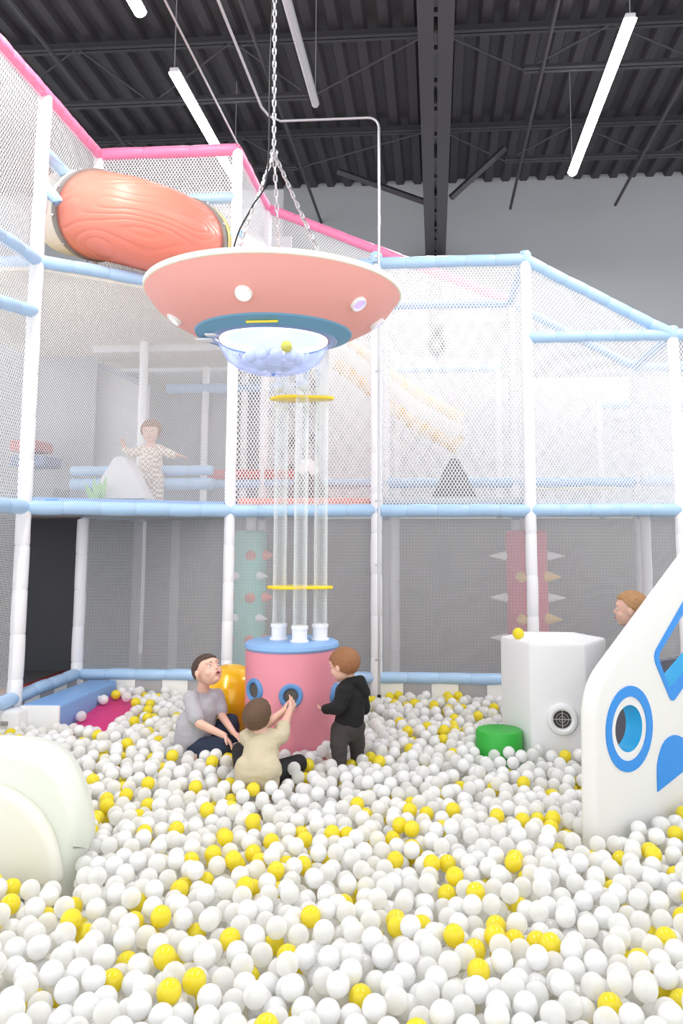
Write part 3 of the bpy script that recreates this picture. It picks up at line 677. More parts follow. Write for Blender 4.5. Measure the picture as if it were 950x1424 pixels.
# ------------------------------------------------------------------ white rocket panel on the right
rk = thing('rocket_panel', 'large white foam rocket side panel with blue porthole and window, at the right edge', 'foam panel', (0, 0, 0))
O = P(808, 1140, 4.04); O.z = 0; rk.location = (O.x, O.y, -.25)
D = V((.74, .67, 0)).normalized(); NV = V((D.y, -D.x, 0))   # facing the viewer
def rp(px, py): p = hit(px, py, O, NV); return ((p-O).dot(D), p.z)
def rw(s, z, off=0): return O + D*s + V((0, 0, z)) + NV*off
TH = .10
def rpb(px, py): p = hit(px, py, O-NV*TH, NV); return ((p-O).dot(D), p.z)
bl = rpb(808, 1140); l1 = rpb(804, 953); l2 = rpb(950, 757)
sl2 = (l2[1]-l1[1])/(l2[0]-l1[0]); print('rocket', l1, l2, sl2)
outl = rounded([(bl[0]-.02, -.28), (2.2, -.28), (2.2, l1[1]+sl2*1.7), (l1[0]+1.7, l1[1]+sl2*1.7), l1], [0, 0, .1, .1, .16], 8)
def ell(px, py, a, b, n=40): # ellipse in plane units round an image point
    c = rp(px, py); return [(c[0]+a*math.cos(2*PI*k/n), c[1]+b*math.sin(2*PI*k/n)) for k in range(n)]
# sizes measured along the panel
def half(pxa, pxb, py): return (rp(pxb, py)[0]-rp(pxa, py)[0])/2
def halfz(px, pya, pyb): return (rp(px, pya)[1]-rp(px, pyb)[1])/2
ra, rb = half(843, 908, 1013), halfz(875, 953, 1073)
ha, hb = half(855, 893, 1013), halfz(873, 981, 1047)
wa, wb_ = half(850, 899, 1013), halfz(873, 969, 1059)
hole = ell(875, 1013, ha, hb)
win_o = [rp(*q) for q in ((908, 915), (950, 838))]
win_o = rounded([rp(907, 912), rp(950, 836), rp(985, 800), rp(1010, 880), rp(950, 955), rp(934, 978)], [.06, .02, .05, .05, .02, .04], 5)
win_i = rounded([rp(914, 912), rp(950, 852), rp(979, 818), rp(1000, 876), rp(948, 938), rp(930, 958)], [.04, .02, .03, .03, .02, .02], 5)
bm = bmesh.new()
me = None
# panel face with real holes: triangulated fill
def loop_edges(bm, pts, off):
    vs = [bm.verts.new(rw(s, z, off)) for s, z in pts]; return vs, [bm.edges.new((vs[i], vs[(i+1) % len(vs)])) for i in range(len(vs))]
bm = bmesh.new(); E = []; LPS = []
inset = .02
for pts in (outl, hole, win_i):
    vs, es = loop_edges(bm, pts, 0); LPS.append((pts, vs)); E += es
bmesh.ops.triangle_fill(bm, edges=E, use_beauty=True, use_dissolve=False)
front = list(bm.faces)
gb = bmesh.ops.duplicate(bm, geom=front)
vm = gb['vert_map']
for f in front: f.normal_update()
bv = {v: vm[v] for _, vs in LPS for v in vs}
moved = set(bv.values())
for v in moved: v.co -= NV*TH
for li, (pts, vs) in enumerate(LPS):
    for i in range(len(vs)):
        a, b = vs[i], vs[(i+1) % len(vs)]; f = bm.faces.new((a, b, bv[b], bv[a])); f.material_index = 0 if li == 0 else 1
bmesh.ops.recalc_face_normals(bm, faces=bm.faces)
es = [e for e in bm.edges if len(e.link_faces) == 2 and e.calc_face_angle(0) > math.radians(60) and all(v in LPS[0][1] or v in {bv[x] for x in LPS[0][1]} for v in e.verts)]
bmesh.ops.bevel(bm, geom=es, offset=.03, segments=4, affect='EDGES', profile=.5)
RW = mat('warm_white_vinyl', (232, 231, 228), .42, bump=.06, bscale=12, var=.015)
CY_ = mat('cyan_inner_vinyl', (30, 170, 226), .45)
fin('panel', bm, [RW, CY_], rk, ang=50)
RB = mat('bright_blue_vinyl', (36, 140, 226), .45, bump=.05)
def ringmesh(name, outer, inner, m, off0=.0, off1=.006):
    bm = bmesh.new(); n = len(outer); L_ = []
    for pts, off in ((outer, off0), (outer, off1), (inner, off1), (inner, off0)): L_.append([bm.verts.new(rw(s, z, off)) for s, z in pts])
    for j in range(3):
        for i in range(n): bm.faces.new((L_[j][i], L_[j][(i+1) % n], L_[j+1][(i+1) % n], L_[j+1][i]))
    return fin(name, bm, m, rk, ang=50)
ringmesh('porthole_ring', ell(875.5, 1013, ra, rb), ell(875, 1013, wa, wb_), RB)
ringmesh('window_frame', win_o, win_i, RB)
leaf = rounded([rp(914, 1101), rp(913, 1062), rp(922, 1030), rp(938, 1020), rp(960, 1032), rp(985, 1050), rp(965, 1060)], [0, .05, .06, .05, .03, .02, .03], 5)
bm = bmesh.new(); a = [bm.verts.new(rw(s, z, .006)) for s, z in leaf]; b = [bm.verts.new(rw(s, z, 0)) for s, z in leaf]
bm.faces.new(a)
for i in range(len(a)): bm.faces.new((a[i], b[i], b[(i+1) % len(a)], a[(i+1) % len(a)]))
fin('blue_fin_patch', bm, RB, rk, smooth=False)
SL0 = .3
while proj(rw(SL0, .3, -.6))[0] < 838: SL0 += .02
# inner far wall of the rocket with fine net seen through the window
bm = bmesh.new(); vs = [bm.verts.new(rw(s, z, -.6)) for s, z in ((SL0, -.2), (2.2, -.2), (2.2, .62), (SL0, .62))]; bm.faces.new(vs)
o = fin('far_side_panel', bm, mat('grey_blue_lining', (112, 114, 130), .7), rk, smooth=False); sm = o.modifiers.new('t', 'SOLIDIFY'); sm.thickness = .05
# ------------------------------------------------------------------ soft white shape in the left foreground
sf = thing('foam_bouncer', 'big soft cream-white padded shape at the left edge of the pit', 'soft play shape', (-1.9, 3.6, -.25))
SW_ = mat('cream_white_vinyl', (226, 231, 220), .4, bump=.12, bscale=7, var=.01)
FYB = 3.62
oo = [(-60, 1250), (-60, 1020), (60, 1023), (100, 1042), (122, 1085), (133, 1130), (134, 1165), (122, 1195), (108, 1250)]
bm = bmesh.new(); LL = []
for off, yy, ins in ((0, FYB, .10), (.04, FYB+.14, .02), (0, FYB+.34, .0), (-.02, FYB+.46, .08)):
    pts = [P(x, y, yy) for x, y in oo]; cc = sum(pts, V((0, 0, 0)))/len(pts)
    ol = rounded([(p.x, p.z) for p in pts], [0, 0, .12, .12, .12, .12, .1, .1, 0], 5)
    ol = [V((s-ins*(1 if s > -2.3 else 0)*min(1, (s+2.3)/.4), z-ins*.8*max(0, min(1, (z-.1)/.3)))) for s, z in ol]
    LL.append([bm.verts.new((s, yy, z)) for s, z in ol])
bm.faces.new(LL[0]); bm.faces.new(LL[-1][::-1])
for a, b in zip(LL, LL[1:]):
    for i in range(len(a)): bm.faces.new((a[i], b[i], b[(i+1) % len(a)], a[(i+1) % len(a)]))
fin('main_cushion', bm, SW_, sf, bevel=.03, seg=4, ang=180)
oo = [(-70, 1235), (-70, 1085), (0, 1100), (38, 1125), (62, 1160), (74, 1200), (78, 1240)]
pts = [P(x, y, FYB-.09) for x, y in oo]
ol = rounded([(p.x, p.z) for p in pts], [0, 0, .1, .12, .12, .1, 0], 5); bm = bmesh.new()
a = [bm.verts.new((s, FYB-.07, z)) for s, z in ol]; b = [bm.verts.new((s, FYB+.02, z)) for s, z in ol]
bm.faces.new(a); bm.faces.new(b[::-1])
for i in range(len(a)): bm.faces.new((a[i], b[i], b[(i+1) % len(a)], a[(i+1) % len(a)]))
fin('front_cushion', bm, mat('warm_cream_vinyl', (230, 229, 216), .4, bump=.1, bscale=7, var=.01), sf, bevel=.04, seg=5, ang=180)
# ------------------------------------------------------------------ people
CAPS = []
def b_caps(bm, p1, r1, p2, r2, n=16):
    p1, p2 = V(p1), V(p2); d = p2-p1; L_ = max(d.length, 1e-4); R = d.to_track_quat('Z', 'Y').to_matrix() if d.length > 1e-4 else M.Identity(3)
    prof = [(r1*math.cos(a), r1*math.sin(a)) for a in [(-PI/2)+PI/2*i/5 for i in range(6)]] + [(r2*math.cos(a), L_+r2*math.sin(a)) for a in [PI/2*i/5 for i in range(6)]]
    prof = [(max(0, r), z) for r, z in prof]; prof[0] = (0, prof[0][1]); prof[-1] = (0, prof[-1][1])
    b_lathe(bm, prof, p1, n, R=R)
def b_ell(bm, c, rad, fr=None, n=20):
    R = fr or M.Identity(3); vs = bmesh.ops.create_icosphere(bm, subdivisions=3, radius=1)['verts']
    bmesh.ops.transform(bm, matrix=M.Translation(c) @ R.to_4x4() @ M.Diagonal((*rad, 1)), verts=vs)
def blob(name, parts, m, parent, vox=.006, smooth=6, wob=0, wsc=14, block=True, mi=None):
    bm = bmesh.new()
    for p in parts:
        if p[0] == 'c':
            b_caps(bm, *p[1:5])
            if block: CAPS.append((V(p[1]), V(p[3]), p[2], p[4]))
        else:
            b_ell(bm, V(p[1]), p[2], p[3] if len(p) > 3 else None)
            if block: CAPS.append((V(p[1]), V(p[1]), max(p[2])*.85, max(p[2])*.85))
    me = bpy.data.meshes.new('t'); bm.to_mesh(me); bm.free()
    o = bpy.data.objects.new('t', me); COL.objects.link(o)
    r = o.modifiers.new('r', 'REMESH'); r.mode = 'VOXEL'; r.voxel_size = vox; r.use_smooth_shade = True
    if smooth: q = o.modifiers.new('q', 'SMOOTH'); q.iterations = smooth; q.factor = .5
    me2 = bpy.data.meshes.new_from_object(o.evaluated_get(bpy.context.evaluated_depsgraph_get()))
    bpy.data.objects.remove(o); bpy.data.meshes.remove(me)
    if wob:
        for v in me2.vertices:
            k = noise.noise(v.co*wsc) + .6*noise.noise(V((v.co.x*wsc*.6, v.co.y*wsc*.6, v.co.z*wsc*2.6)))
            v.co += v.normal*wob*k
    me2.name = name; me2.materials.clear(); me2.materials.append(m)
    me2.polygons.foreach_set('use_smooth', [True]*len(me2.polygons))
    return link(name, me2, parent)
def hframe(f, roll=0):
    f = V(f).normalized(); l = V((0, 0, 1)).cross(f).normalized(); u = f.cross(l).normalized()
    if roll: R = M.Rotation(roll, 3, f); l, u = R @ l, R @ u
    return f, u, l, M((l, f, u)).transposed()
def head_parts(c, s, fr):
    f, u, l, R = fr; e = lambda a, b, c_, rad: ('e', c + l*a*s + f*b*s + u*c_*s, tuple(x*s for x in rad), R)
    return [e(0, -.1, .2, (.76, .92, .8)), e(0, .2, -.3, (.60, .62, .62)), e(0, .48, -.72, (.26, .24, .2)), e(.34, .46, -.28, (.25, .26, .26)), e(-.34, .46, -.28, (.25, .26, .26)),
            e(0, .68, .28, (.5, .14, .16)), e(0, .80, -.08, (.08, .12, .16)), e(0, .86, -.19, (.11, .1, .08)), e(.79, -.06, -.06, (.07, .16, .24)), e(-.79, -.06, -.06, (.07, .16, .24)),
            e(0, .74, -.46, (.2, .12, .1))]
def face(c, s, fr, parent, mouth_open=False, browm=None, look=(0, 1, .1)):
    f, u, l, R = fr
    eyeW = mat('eye_white', (236, 232, 230), .3); iris = mat('eye_iris', (70, 84, 96), .2); lip = mat('lips', (200, 118, 112), .5); dk = mat('open_mouth', (70, 26, 28), .6)
    for sg in (1, -1):
        ec = c + l*.3*s*sg + f*.70*s + u*.06*s
        bm = bmesh.new(); b_ell(bm, ec, (.095*s, .09*s, .055*s), R); ey = fin('eye', bm, eyeW, parent, ang=180)
        bm = bmesh.new(); b_ell(bm, ec + f*.05*s + u*.015*s, (.055*s, .05*s, .05*s), R); fin('iris', bm, iris, ey, ang=180)
        if browm:
            bm = bmesh.new(); b_caps(bm, c + l*.16*s*sg + f*.83*s + u*.26*s, .022*s, c + l*.46*s*sg + f*.68*s + u*.27*s, .018*s, 8); fin('eyebrow', bm, browm, parent, ang=180)
    bm = bmesh.new(); b_ell(bm, c + f*.84*s - u*.47*s, (.17*s, .06*s, .085*s if mouth_open else .045*s), R); mo = fin('lips', bm, lip, parent, ang=180)
    if mouth_open: bm = bmesh.new(); b_ell(bm, c + f*.87*s - u*.47*s, (.12*s, .05*s, .055*s), R); fin('mouth_opening', bm, dk, mo, ang=180)
def hair(c, s, fr, m, parent, fringe=.42, nape=-.5, side=-.02, thick=1.08, spiky=0, name='hair'):
    f, u, l, R = fr; bm = bmesh.new(); bmesh.ops.create_icosphere(bm, subdivisions=5, radius=1)
    cc = c - f*.1*s + u*.2*s
    for v in bm.verts:
        d = v.co.normalized(); x, y, z = d
        if y > .25: lim = fringe*min(1, (y-.25)/.3) + side*(1-min(1, (y-.25)/.3))
        elif y > -.25: lim = side + (.25-y)/.5*(nape-side)*.8
        else: lim = nape
        k = max(0, min(1, (z-lim+.03*noise.noise(d*9))/.07)); k = k*k*(3-2*k)
        st = 1 + .018*noise.noise(V((math.atan2(x, y)*7, z*2, 3))) + .012*noise.noise(d*16)
        if spiky: st += spiky*max(0, z+.2)*abs(noise.noise(V((x*11, y*11, z*5))))
        low = .96 + .04*max(0, -z)
        rr = (.80 + (thick*st-.80)*k)
        if z < 0 and k > .5: x2 = 1.0
        v.co = cc + R @ V((x*.76*s*rr, y*.92*s*rr, z*.8*s*rr))
    return fin(name, bm, m, parent, ang=180)
def hand(w, d, n, L=.12, curl=.35, spread=.16, thumb=1):
    """palm and five bent fingers; d along the fingers, n out of the palm"""
    d = V(d).normalized(); n = V(n); n = (n - d*n.dot(d)).normalized(); s = d.cross(n).normalized(); out = []
    W = L*.21
    for k in (-1, -.33, .33, 1): out.append(('c', w + s*W*.5*k*.7, L*.085, w + d*L*.46 + s*W*k, L*.085))
    for k, ln in ((-1, .40), (-.33, .50), (.33, .54), (1, .48)):
        b = w + d*L*.46 + s*W*k; dd = (d + s*k*spread).normalized(); a1, a2 = curl*.5, curl*1.3
        p1 = b + (dd*math.cos(a1) + n*math.sin(a1))*L*ln*.55; p2 = p1 + (dd*math.cos(a2) + n*math.sin(a2))*L*ln*.5
        out += [('c', b, L*.068, p1, L*.062), ('c', p1, L*.062, p2, L*.05)]
    b = w + d*L*.12 + s*W*.8*thumb; t1 = b + (s*thumb*.75 + d*.6 + n*.3).normalized()*L*.26; t2 = t1 + (s*thumb*.3 + d*.85 + n*.35).normalized()*L*.2
    out += [('c', b, L*.085, t1, L*.075), ('c', t1, L*.075, t2, L*.055)]
    return out
def skinmat(name, rgb):
    m = mat(name, rgb, .5, var=.05, vscale=20); m.node_tree.nodes['Principled BSDF'].inputs['Subsurface Weight'].default_value = .08
    m.node_tree.nodes['Principled BSDF'].inputs['Subsurface Radius'].default_value = (.02, .008, .005); return m
def hairmat(name, rgb):
    m = mat(name, rgb, .55, var=.3, vscale=60, bump=.6, bscale=120); return m
SK = skinmat('fair_skin', (226, 182, 162)); DBR = hairmat('dark_brown_hair', (74, 52, 42)); MBR = hairmat('brown_hair', (96, 70, 50)); LBR = hairmat('chestnut_hair', (150, 100, 62)); BLD = hairmat('fair_hair', (176, 132, 88))
def person(name, label, loc): return thing(name, label, 'person', loc)
C_ = lambda a, r1, b, r2: ('c', P(*a), r1, P(*b), r2)
# boy in grey T-shirt sitting and looking up
t = person('person', 'boy in grey T-shirt and navy trousers sitting in the balls, looking up with open mouth', P(268, 1040, 5.4))
hc1 = P(289, 933, 5.38); fr = hframe((.66, -.52, .48), .05); s = .112
sh1, el1, wr1 = P(266, 972, 5.36), P(277, 1006, 5.26), P(312, 1023, 5.2); sh2, el2, wr2 = P(302, 968, 5.5), P(309, 996, 5.42), P(325, 1019, 5.28)
body = head_parts(hc1, s, fr) + [('c', P(283, 952, 5.42), .04, P(281, 968, 5.44), .048), C_((281, 975, 5.43), .07, (270, 1030, 5.43), .08),
    ('c', sh1, .036, el1, .030), ('c', el1, .030, wr1, .020), ('c', sh2, .034, el2, .028), ('c', el2, .028, wr2, .019)]
body += hand(wr1, P(322, 1035, 5.2)-wr1, (-.2, -.2, -1), .115, .4, thumb=-1) + hand(wr2, P(336, 1027, 5.24)-wr2, (0, -.2, -1), .115, .35, thumb=1)
body += [C_((284, 1052, 5.3), .035, (266, 1056, 5.3), .03), C_((326, 1044, 5.5), .032, (340, 1048, 5.45), .026)]
blob('body', body, SK, t, .0045, 3); face(hc1, s, fr, t, True, DBR)
hair(hc1, s, fr, DBR, t, fringe=.36, nape=-.45, side=-.02, thick=1.07)
GT = mat('heather_grey_cotton', (178, 176, 182), .85, bump=.2, bscale=90)
blob('t_shirt', [C_((272, 974, 5.42), .072, (295, 972, 5.47), .07), C_((282, 984, 5.43), .112, (270, 1022, 5.43), .12), C_((268, 1010, 5.43), .115, (264, 1036, 5.43), .105), ('c', sh1, .056, P(273, 998, 5.29), .058), ('c', sh2, .05, P(307, 986, 5.45), .05), C_((281, 962, 5.44), .05, (281, 972, 5.44), .06)], GT, t, .007, 5, .006)
NV_ = mat('navy_cotton', (44, 56, 78), .85, bump=.2, bscale=90)
blob('trousers', [C_((270, 1038, 5.45), .105, (282, 1040, 5.42), .1), C_((274, 1040, 5.4), .09, (312, 1041, 5.27), .062), C_((312, 1044, 5.27), .06, (284, 1052, 5.3), .05), C_((280, 1030, 5.5), .085, (320, 1004, 5.5), .058), C_((321, 1004, 5.5), .056, (326, 1040, 5.52), .045)], NV_, t, .008, 4, .006)
# boy in beige T-shirt, seen from behind, hands on the porthole
t = person('person', 'boy in beige T-shirt and black trousers seen from behind, reaching into the middle porthole', P(358, 1085, 4.75))
hc2 = P(360, 996, 4.88); fr = hframe((.22, .88, .42)); s = .108
shR, elR, wrR = P(389, 1024, 4.9), P(397, 1005, 5.02), P(404, 986, 5.17); shL, elL, wrL = P(344, 1026, 4.9), P(371, 1008, 5.04), P(395, 988, 5.18)
body = head_parts(hc2, s, fr) + [('c', P(361, 1008, 4.86), .04, P(363, 1022, 4.86), .05), C_((364, 1035, 4.86), .075, (358, 1078, 4.78), .08),
    ('c', shR, .036, elR, .030), ('c', elR, .029, wrR, .020), ('c', shL, .036, elL, .030), ('c', elL, .029, wrL, .020)]
body += hand(wrR, P(409, 972, 5.25)-wrR, (-.4, 1, .2), .11, .3, .25, thumb=-1) + hand(wrL, P(399, 975, 5.26)-wrL, (.4, 1, .2), .11, .3, .2, thumb=1)
body += [C_((335, 1070, 5.05), .03, (332, 1080, 5.12), .026), C_((400, 1082, 5.0), .032, (378, 1090, 5.06), .026)]
blob('body', body, SK, t, .0045, 3); face(hc2, s, fr, t, False, MBR)
hair(hc2, s, fr, MBR, t, fringe=.45, nape=-.62, side=.0, thick=1.06)
BG = mat('beige_cotton', (200, 188, 160), .85, bump=.2, bscale=90)
blob('t_shirt', [C_((352, 1028, 4.87), .068, (378, 1028, 4.88), .068), C_((364, 1040, 4.86), .108, (359, 1070, 4.79), .115), C_((348, 1070, 4.78), .095, (370, 1070, 4.78), .095), C_((346, 1084, 4.78), .085, (370, 1084, 4.78), .085), ('c', shR, .052, P(393, 1014, 4.97), .052), ('c', shL, .052, P(358, 1017, 4.97), .05)], BG, t, .007, 5, .007)
BK = mat('black_cotton', (26, 25, 27), .85, bump=.2, bscale=90)
blob('trousers', [C_((352, 1082, 4.8), .10, (364, 1082, 4.8), .10), C_((347, 1080, 4.82), .08, (333, 1044, 5.02), .05), C_((333, 1044, 5.02), .048, (334, 1068, 5.08), .04), C_((370, 1080, 4.82), .08, (415, 1062, 4.98), .055), C_((415, 1062, 4.98), .052, (388, 1080, 5.06), .042)], BK, t, .008, 4, .004)
# toddler in black hoodie
t = person('person', 'toddler in black hooded top and charcoal trousers standing beside the pink drum', P(484, 1062, 5.2))
hc3 = P(478, 925, 5.2); fr = hframe((-.86, .42, -.18)); s = .105
body = head_parts(hc3, s, fr) + [('c', P(484, 938, 5.21), .038, P(488, 952, 5.22), .046), C_((489, 962, 5.22), .07, (486, 1010, 5.2), .075),
    C_((478, 960, 5.14), .03, (470, 984, 5.08), .027), C_((470, 984, 5.08), .026, (455, 986, 5.12), .019), C_((500, 962, 5.3), .03, (500, 984, 5.36), .027), C_((500, 984, 5.36), .026, (482, 986, 5.42), .019),
    C_((474, 1012, 5.16), .035, (473, 1062, 5.12), .026), C_((493, 1012, 5.25), .035, (497, 1060, 5.3), .026), C_((473, 1078, 5.12), .03, (462, 1084, 5.13), .026), C_((497, 1076, 5.3), .03, (486, 1080, 5.33), .026), C_((473, 1060, 5.12), .03, (473, 1078, 5.12), .03), C_((497, 1058, 5.3), .03, (497, 1076, 5.3), .03)]
wr = P(455, 986, 5.12); body += hand(wr, (-1, .3, -.1), (0, .5, 1), .08, .9, .1, thumb=1); wr = P(482, 986, 5.42); body += hand(wr, (-1, .1, 0), (0, -.5, 1), .08, .9, .1, thumb=-1)
blob('body', body, SK, t, .0045, 3); face(hc3, s, fr, t, False, LBR)
hair(hc3, s, fr, LBR, t, fringe=.2, nape=-.92, side=-.3, thick=1.12)
HB = mat('black_fleece', (22, 21, 23), .9, bump=.25, bscale=80)
ht = blob('hooded_top', [C_((481, 959, 5.16), .062, (499, 960, 5.28), .062), C_((490, 966, 5.22), .092, (487, 998, 5.2), .092), C_((479, 1004, 5.17), .062, (493, 1004, 5.23), .062), C_((479, 962, 5.13), .05, (470, 984, 5.08), .046), C_((470, 984, 5.08), .046, (453, 986, 5.11), .034), C_((502, 964, 5.3), .05, (506, 984, 5.36), .046), C_((506, 984, 5.36), .044, (484, 988, 5.42), .036)], HB, t, .007, 4, .006)
blob('hood', [C_((484, 949, 5.16), .03, (500, 948, 5.2), .042), C_((500, 950, 5.2), .046, (507, 962, 5.2), .038), C_((496, 948, 5.27), .036, (503, 952, 5.26), .04)], HB, t, .007, 4, .004)
TC = mat('charcoal_cotton', (62, 57, 56), .9, bump=.2, bscale=90)
blob('trousers', [C_((482, 1012, 5.19), .085, (490, 1012, 5.22), .085), C_((475, 1015, 5.16), .068, (471, 1036, 5.13), .056), C_((471, 1036, 5.13), .054, (473, 1062, 5.12), .044), C_((493, 1015, 5.25), .066, (496, 1034, 5.28), .055), C_((496, 1034, 5.28), .053, (498, 1062, 5.3), .044)], TC, t, .007, 4, .006)
# toddler upstairs
KY = 7.95
t = person('person', 'toddler in beige checked outfit on the upper deck behind the net, arms held out', (P(208, 690, KY).x, KY, 1.71))
hc4 = P(210, 601, KY); fr = hframe((.12, -.98, -.1)); s = .118; K = lambda x, y, dy=0: P(x, y, KY+dy)
body = head_parts(hc4, s, fr) + [('c', K(210, 610), .045, K(210, 622), .05), ('c', K(210, 628), .09, K(209, 655), .09),
  ('c', K(198, 624), .035, K(183, 630), .03), ('c', K(183, 630), .028, K(172, 622, -.05), .02), ('c', K(221, 624), .035, K(238, 632), .03), ('c', K(238, 632), .028, K(247, 633, -.05), .02),
  ('c', K(202, 660), .06, K(201, 700), .04), ('c', K(217, 660), .06, K(218, 700), .04), ('c', K(201, 700), .036, K(201, 703, -.07), .03), ('c', K(218, 700), .036, K(219, 703, -.07), .03)]
body += hand(K(172, 622, -.05), (-.3, -.1, 1), (1, -.2, 0), .1, .4, .2, 1) + hand(K(247, 633, -.05), (1, -.3, -.1), (0, 0, -1), .1, .4, .2, -1)
blob('body', body, SK, t, .006, 3, block=False); face(hc4, s, fr, t)
hair(hc4, s, fr, LBR, t, fringe=.3, nape=-.95, side=-.8, thick=1.2)
CK = mat('beige_checked_cotton', (238, 228, 214), .85); nt = CK.node_tree; ck = nt.nodes.new('ShaderNodeTexChecker'); ck.inputs['Scale'].default_value = 38
ck.inputs[1].default_value = (*lin((244, 238, 230)), 1); ck.inputs[2].default_value = (*lin((206, 178, 152)), 1); tc = nt.nodes.new('ShaderNodeTexCoord'); nt.links.new(tc.outputs['Object'], ck.inputs[0]); nt.links.new(ck.outputs[0], nt.nodes['Principled BSDF'].inputs['Base Color'])
blob('top', [('c', K(200, 626), .06, K(219, 626), .06), ('c', K(210, 634), .115, K(209, 650), .125), ('c', K(199, 625), .055, K(182, 631), .048), ('c', K(182, 631), .045, K(175, 626, -.04), .036), ('c', K(220, 625), .055, K(238, 632), .048), ('c', K(238, 632), .045, K(243, 633, -.03), .036)], CK, t, .009, 4, .005, block=False)
blob('trousers', [('c', K(205, 662), .1, K(214, 662), .1), ('c', K(201, 666), .08, K(200, 694), .06), ('c', K(218, 666), .08, K(219, 694), .06)], CK, t, .009, 4, .004, block=False)
# boy behind the rocket panel
t = person('person', 'fair-haired boy in dark top half hidden behind the white rocket panel', (P(882, 900, 5.9).x, 5.9, -.25))
hc5 = P(877, 848, 5.9); fr = hframe((-.93, .3, .02)); s = .125; K = lambda x, z, dy=0: V((P(x, 848, 5.9).x, 5.9+dy, z))
zz = hc5.z
body = head_parts(hc5, s, fr) + [('c', hc5+V((.03, 0, -.09)), .046, hc5+V((.05, 0, -.17)), .055), ('c', hc5+V((.05, 0, -.25)), .1, hc5+V((.04, 0, -.55)), .1)]
for sg in (1, -1):
    a = hc5+V((.05, .13*sg, -.2)); e = a+V((.02, .04*sg, -.23)); w_ = e+V((-.16, 0, -.05)); body += [('c', a, .04, e, .032), ('c', e, .032, w_, .022)] + hand(w_, (-1, 0, 0), (0, -sg, 0), .13, .5, .1, 1)
    h = hc5+V((.04, .07*sg, -.6)); k = h+V((0, 0, -.3)); body += [('c', h, .075, k, .05), ('c', k, .05, V((k.x, k.y, -.22)), .035), ('c', V((k.x, k.y, -.22)), .035, V((k.x-.12, k.y, -.24)), .03)]
blob('body', body, SK, t, .006, 3); face(hc5, s, fr, t, False, BLD)
hair(hc5, s, fr, BLD, t, fringe=.42, nape=-.45, side=.05, thick=1.06, spiky=.18)
DT = mat('dark_navy_cotton', (42, 44, 56), .85, bump=.2, bscale=90)
blob('top', [('c', hc5+V((.05, .1, -.2)), .065, hc5+V((.05, -.1, -.2)), .065), ('c', hc5+V((.05, 0, -.27)), .13, hc5+V((.04, 0, -.55)), .13)] + [('c', hc5+V((.05, .13*sg, -.2)), .056, hc5+V((.06, .16*sg, -.36)), .055) for sg in (1, -1)], DT, t, .009, 4, .005)
blob('trousers', [('c', hc5+V((.04, .07*sg, -.6)), .095, hc5+V((.04, .07*sg, -.9)), .065) for sg in (1, -1)] + [('c', hc5+V((.04, .07*sg, -.9)), .065, V((hc5.x+.04, hc5.y+.07*sg, -.16)), .05) for sg in (1, -1)], NV_, t, .009, 4, .004)
# ------------------------------------------------------------------ balls
BD = .08; BR = .04
def bmat(name, rgb, rough, clear=0, sss=0):
    m = bpy.data.materials.new(name); m.use_nodes = True; nt = m.node_tree; N = nt.nodes; L = nt.links; b = N['Principled BSDF']; out = N['Material Output']
    oi = N.new('ShaderNodeTexCoord'); nz = N.new('ShaderNodeTexNoise'); nz.inputs['Scale'].default_value = 3
    L.new(oi.outputs['Object'], nz.inputs['Vector']); c = lin(rgb)
    mx = N.new('ShaderNodeMix'); mx.data_type = 'RGBA'; mx.inputs[6].default_value = (*[x*.95 for x in c], 1); mx.inputs[7].default_value = (*[min(1, x*1.04) for x in c], 1)
    L.new(nz.outputs['Fac'], mx.inputs[0]); L.new(mx.outputs[2], b.inputs['Base Color']); b.inputs['Roughness'].default_value = rough
    tl = N.new('ShaderNodeBsdfTranslucent'); L.new(mx.outputs[2], tl.inputs[0])
    m1 = N.new('ShaderNodeMixShader'); m1.inputs[0].default_value = sss; L.new(b.outputs[0], m1.inputs[1]); L.new(tl.outputs[0], m1.inputs[2]); last = m1.outputs[0]
    if clear:
        tr = N.new('ShaderNodeBsdfTransparent'); tr.inputs[0].default_value = (*[min(1, x*1.05) for x in c], 1)
        lw = N.new('ShaderNodeLayerWeight'); lw.inputs[0].default_value = .3; mr = N.new('ShaderNodeMapRange'); mr.inputs[3].default_value = 1-clear; mr.inputs[4].default_value = min(1, 1.35-clear)
        L.new(lw.outputs['Facing'], mr.inputs[0]); m2 = N.new('ShaderNodeMixShader'); L.new(mr.outputs[0], m2.inputs[0]); L.new(tr.outputs[0], m2.inputs[1]); L.new(last, m2.inputs[2]); last = m2.outputs[0]
    L.new(last, out.inputs[0]); return m
BMATS = [bmat('opaque_white_ball_plastic', (255, 255, 254), .09, 0, .3), bmat('clear_ball_plastic', (255, 254, 250), .05, .45, .2), bmat('yellow_ball_plastic', (255, 236, 62), .1, 0, .3)]
def in_poly(x, y, poly):
    c = False; j = len(poly)-1
    for i in range(len(poly)):
        if (poly[i][1] > y) != (poly[j][1] > y) and x < (poly[j][0]-poly[i][0])*(y-poly[i][1])/(poly[j][1]-poly[i][1])+poly[i][0]: c = not c
        j = i
    return c
bench = [(f0.x-.03, f0.y-.05), (f1.x+.04, f1.y-.05), (k1.x+.05, k1.y+.3), (k0.x-.2, k0.y+.3)]
wq = [(p.x, p.y) for p in q]
def qq(): return None
WQ = [(p.x, p.y) for p in (P(84, 1019, 5.85), P(152, 1023, 5.75), P(192, 981, 6.75), P(160, 975, 6.9))]
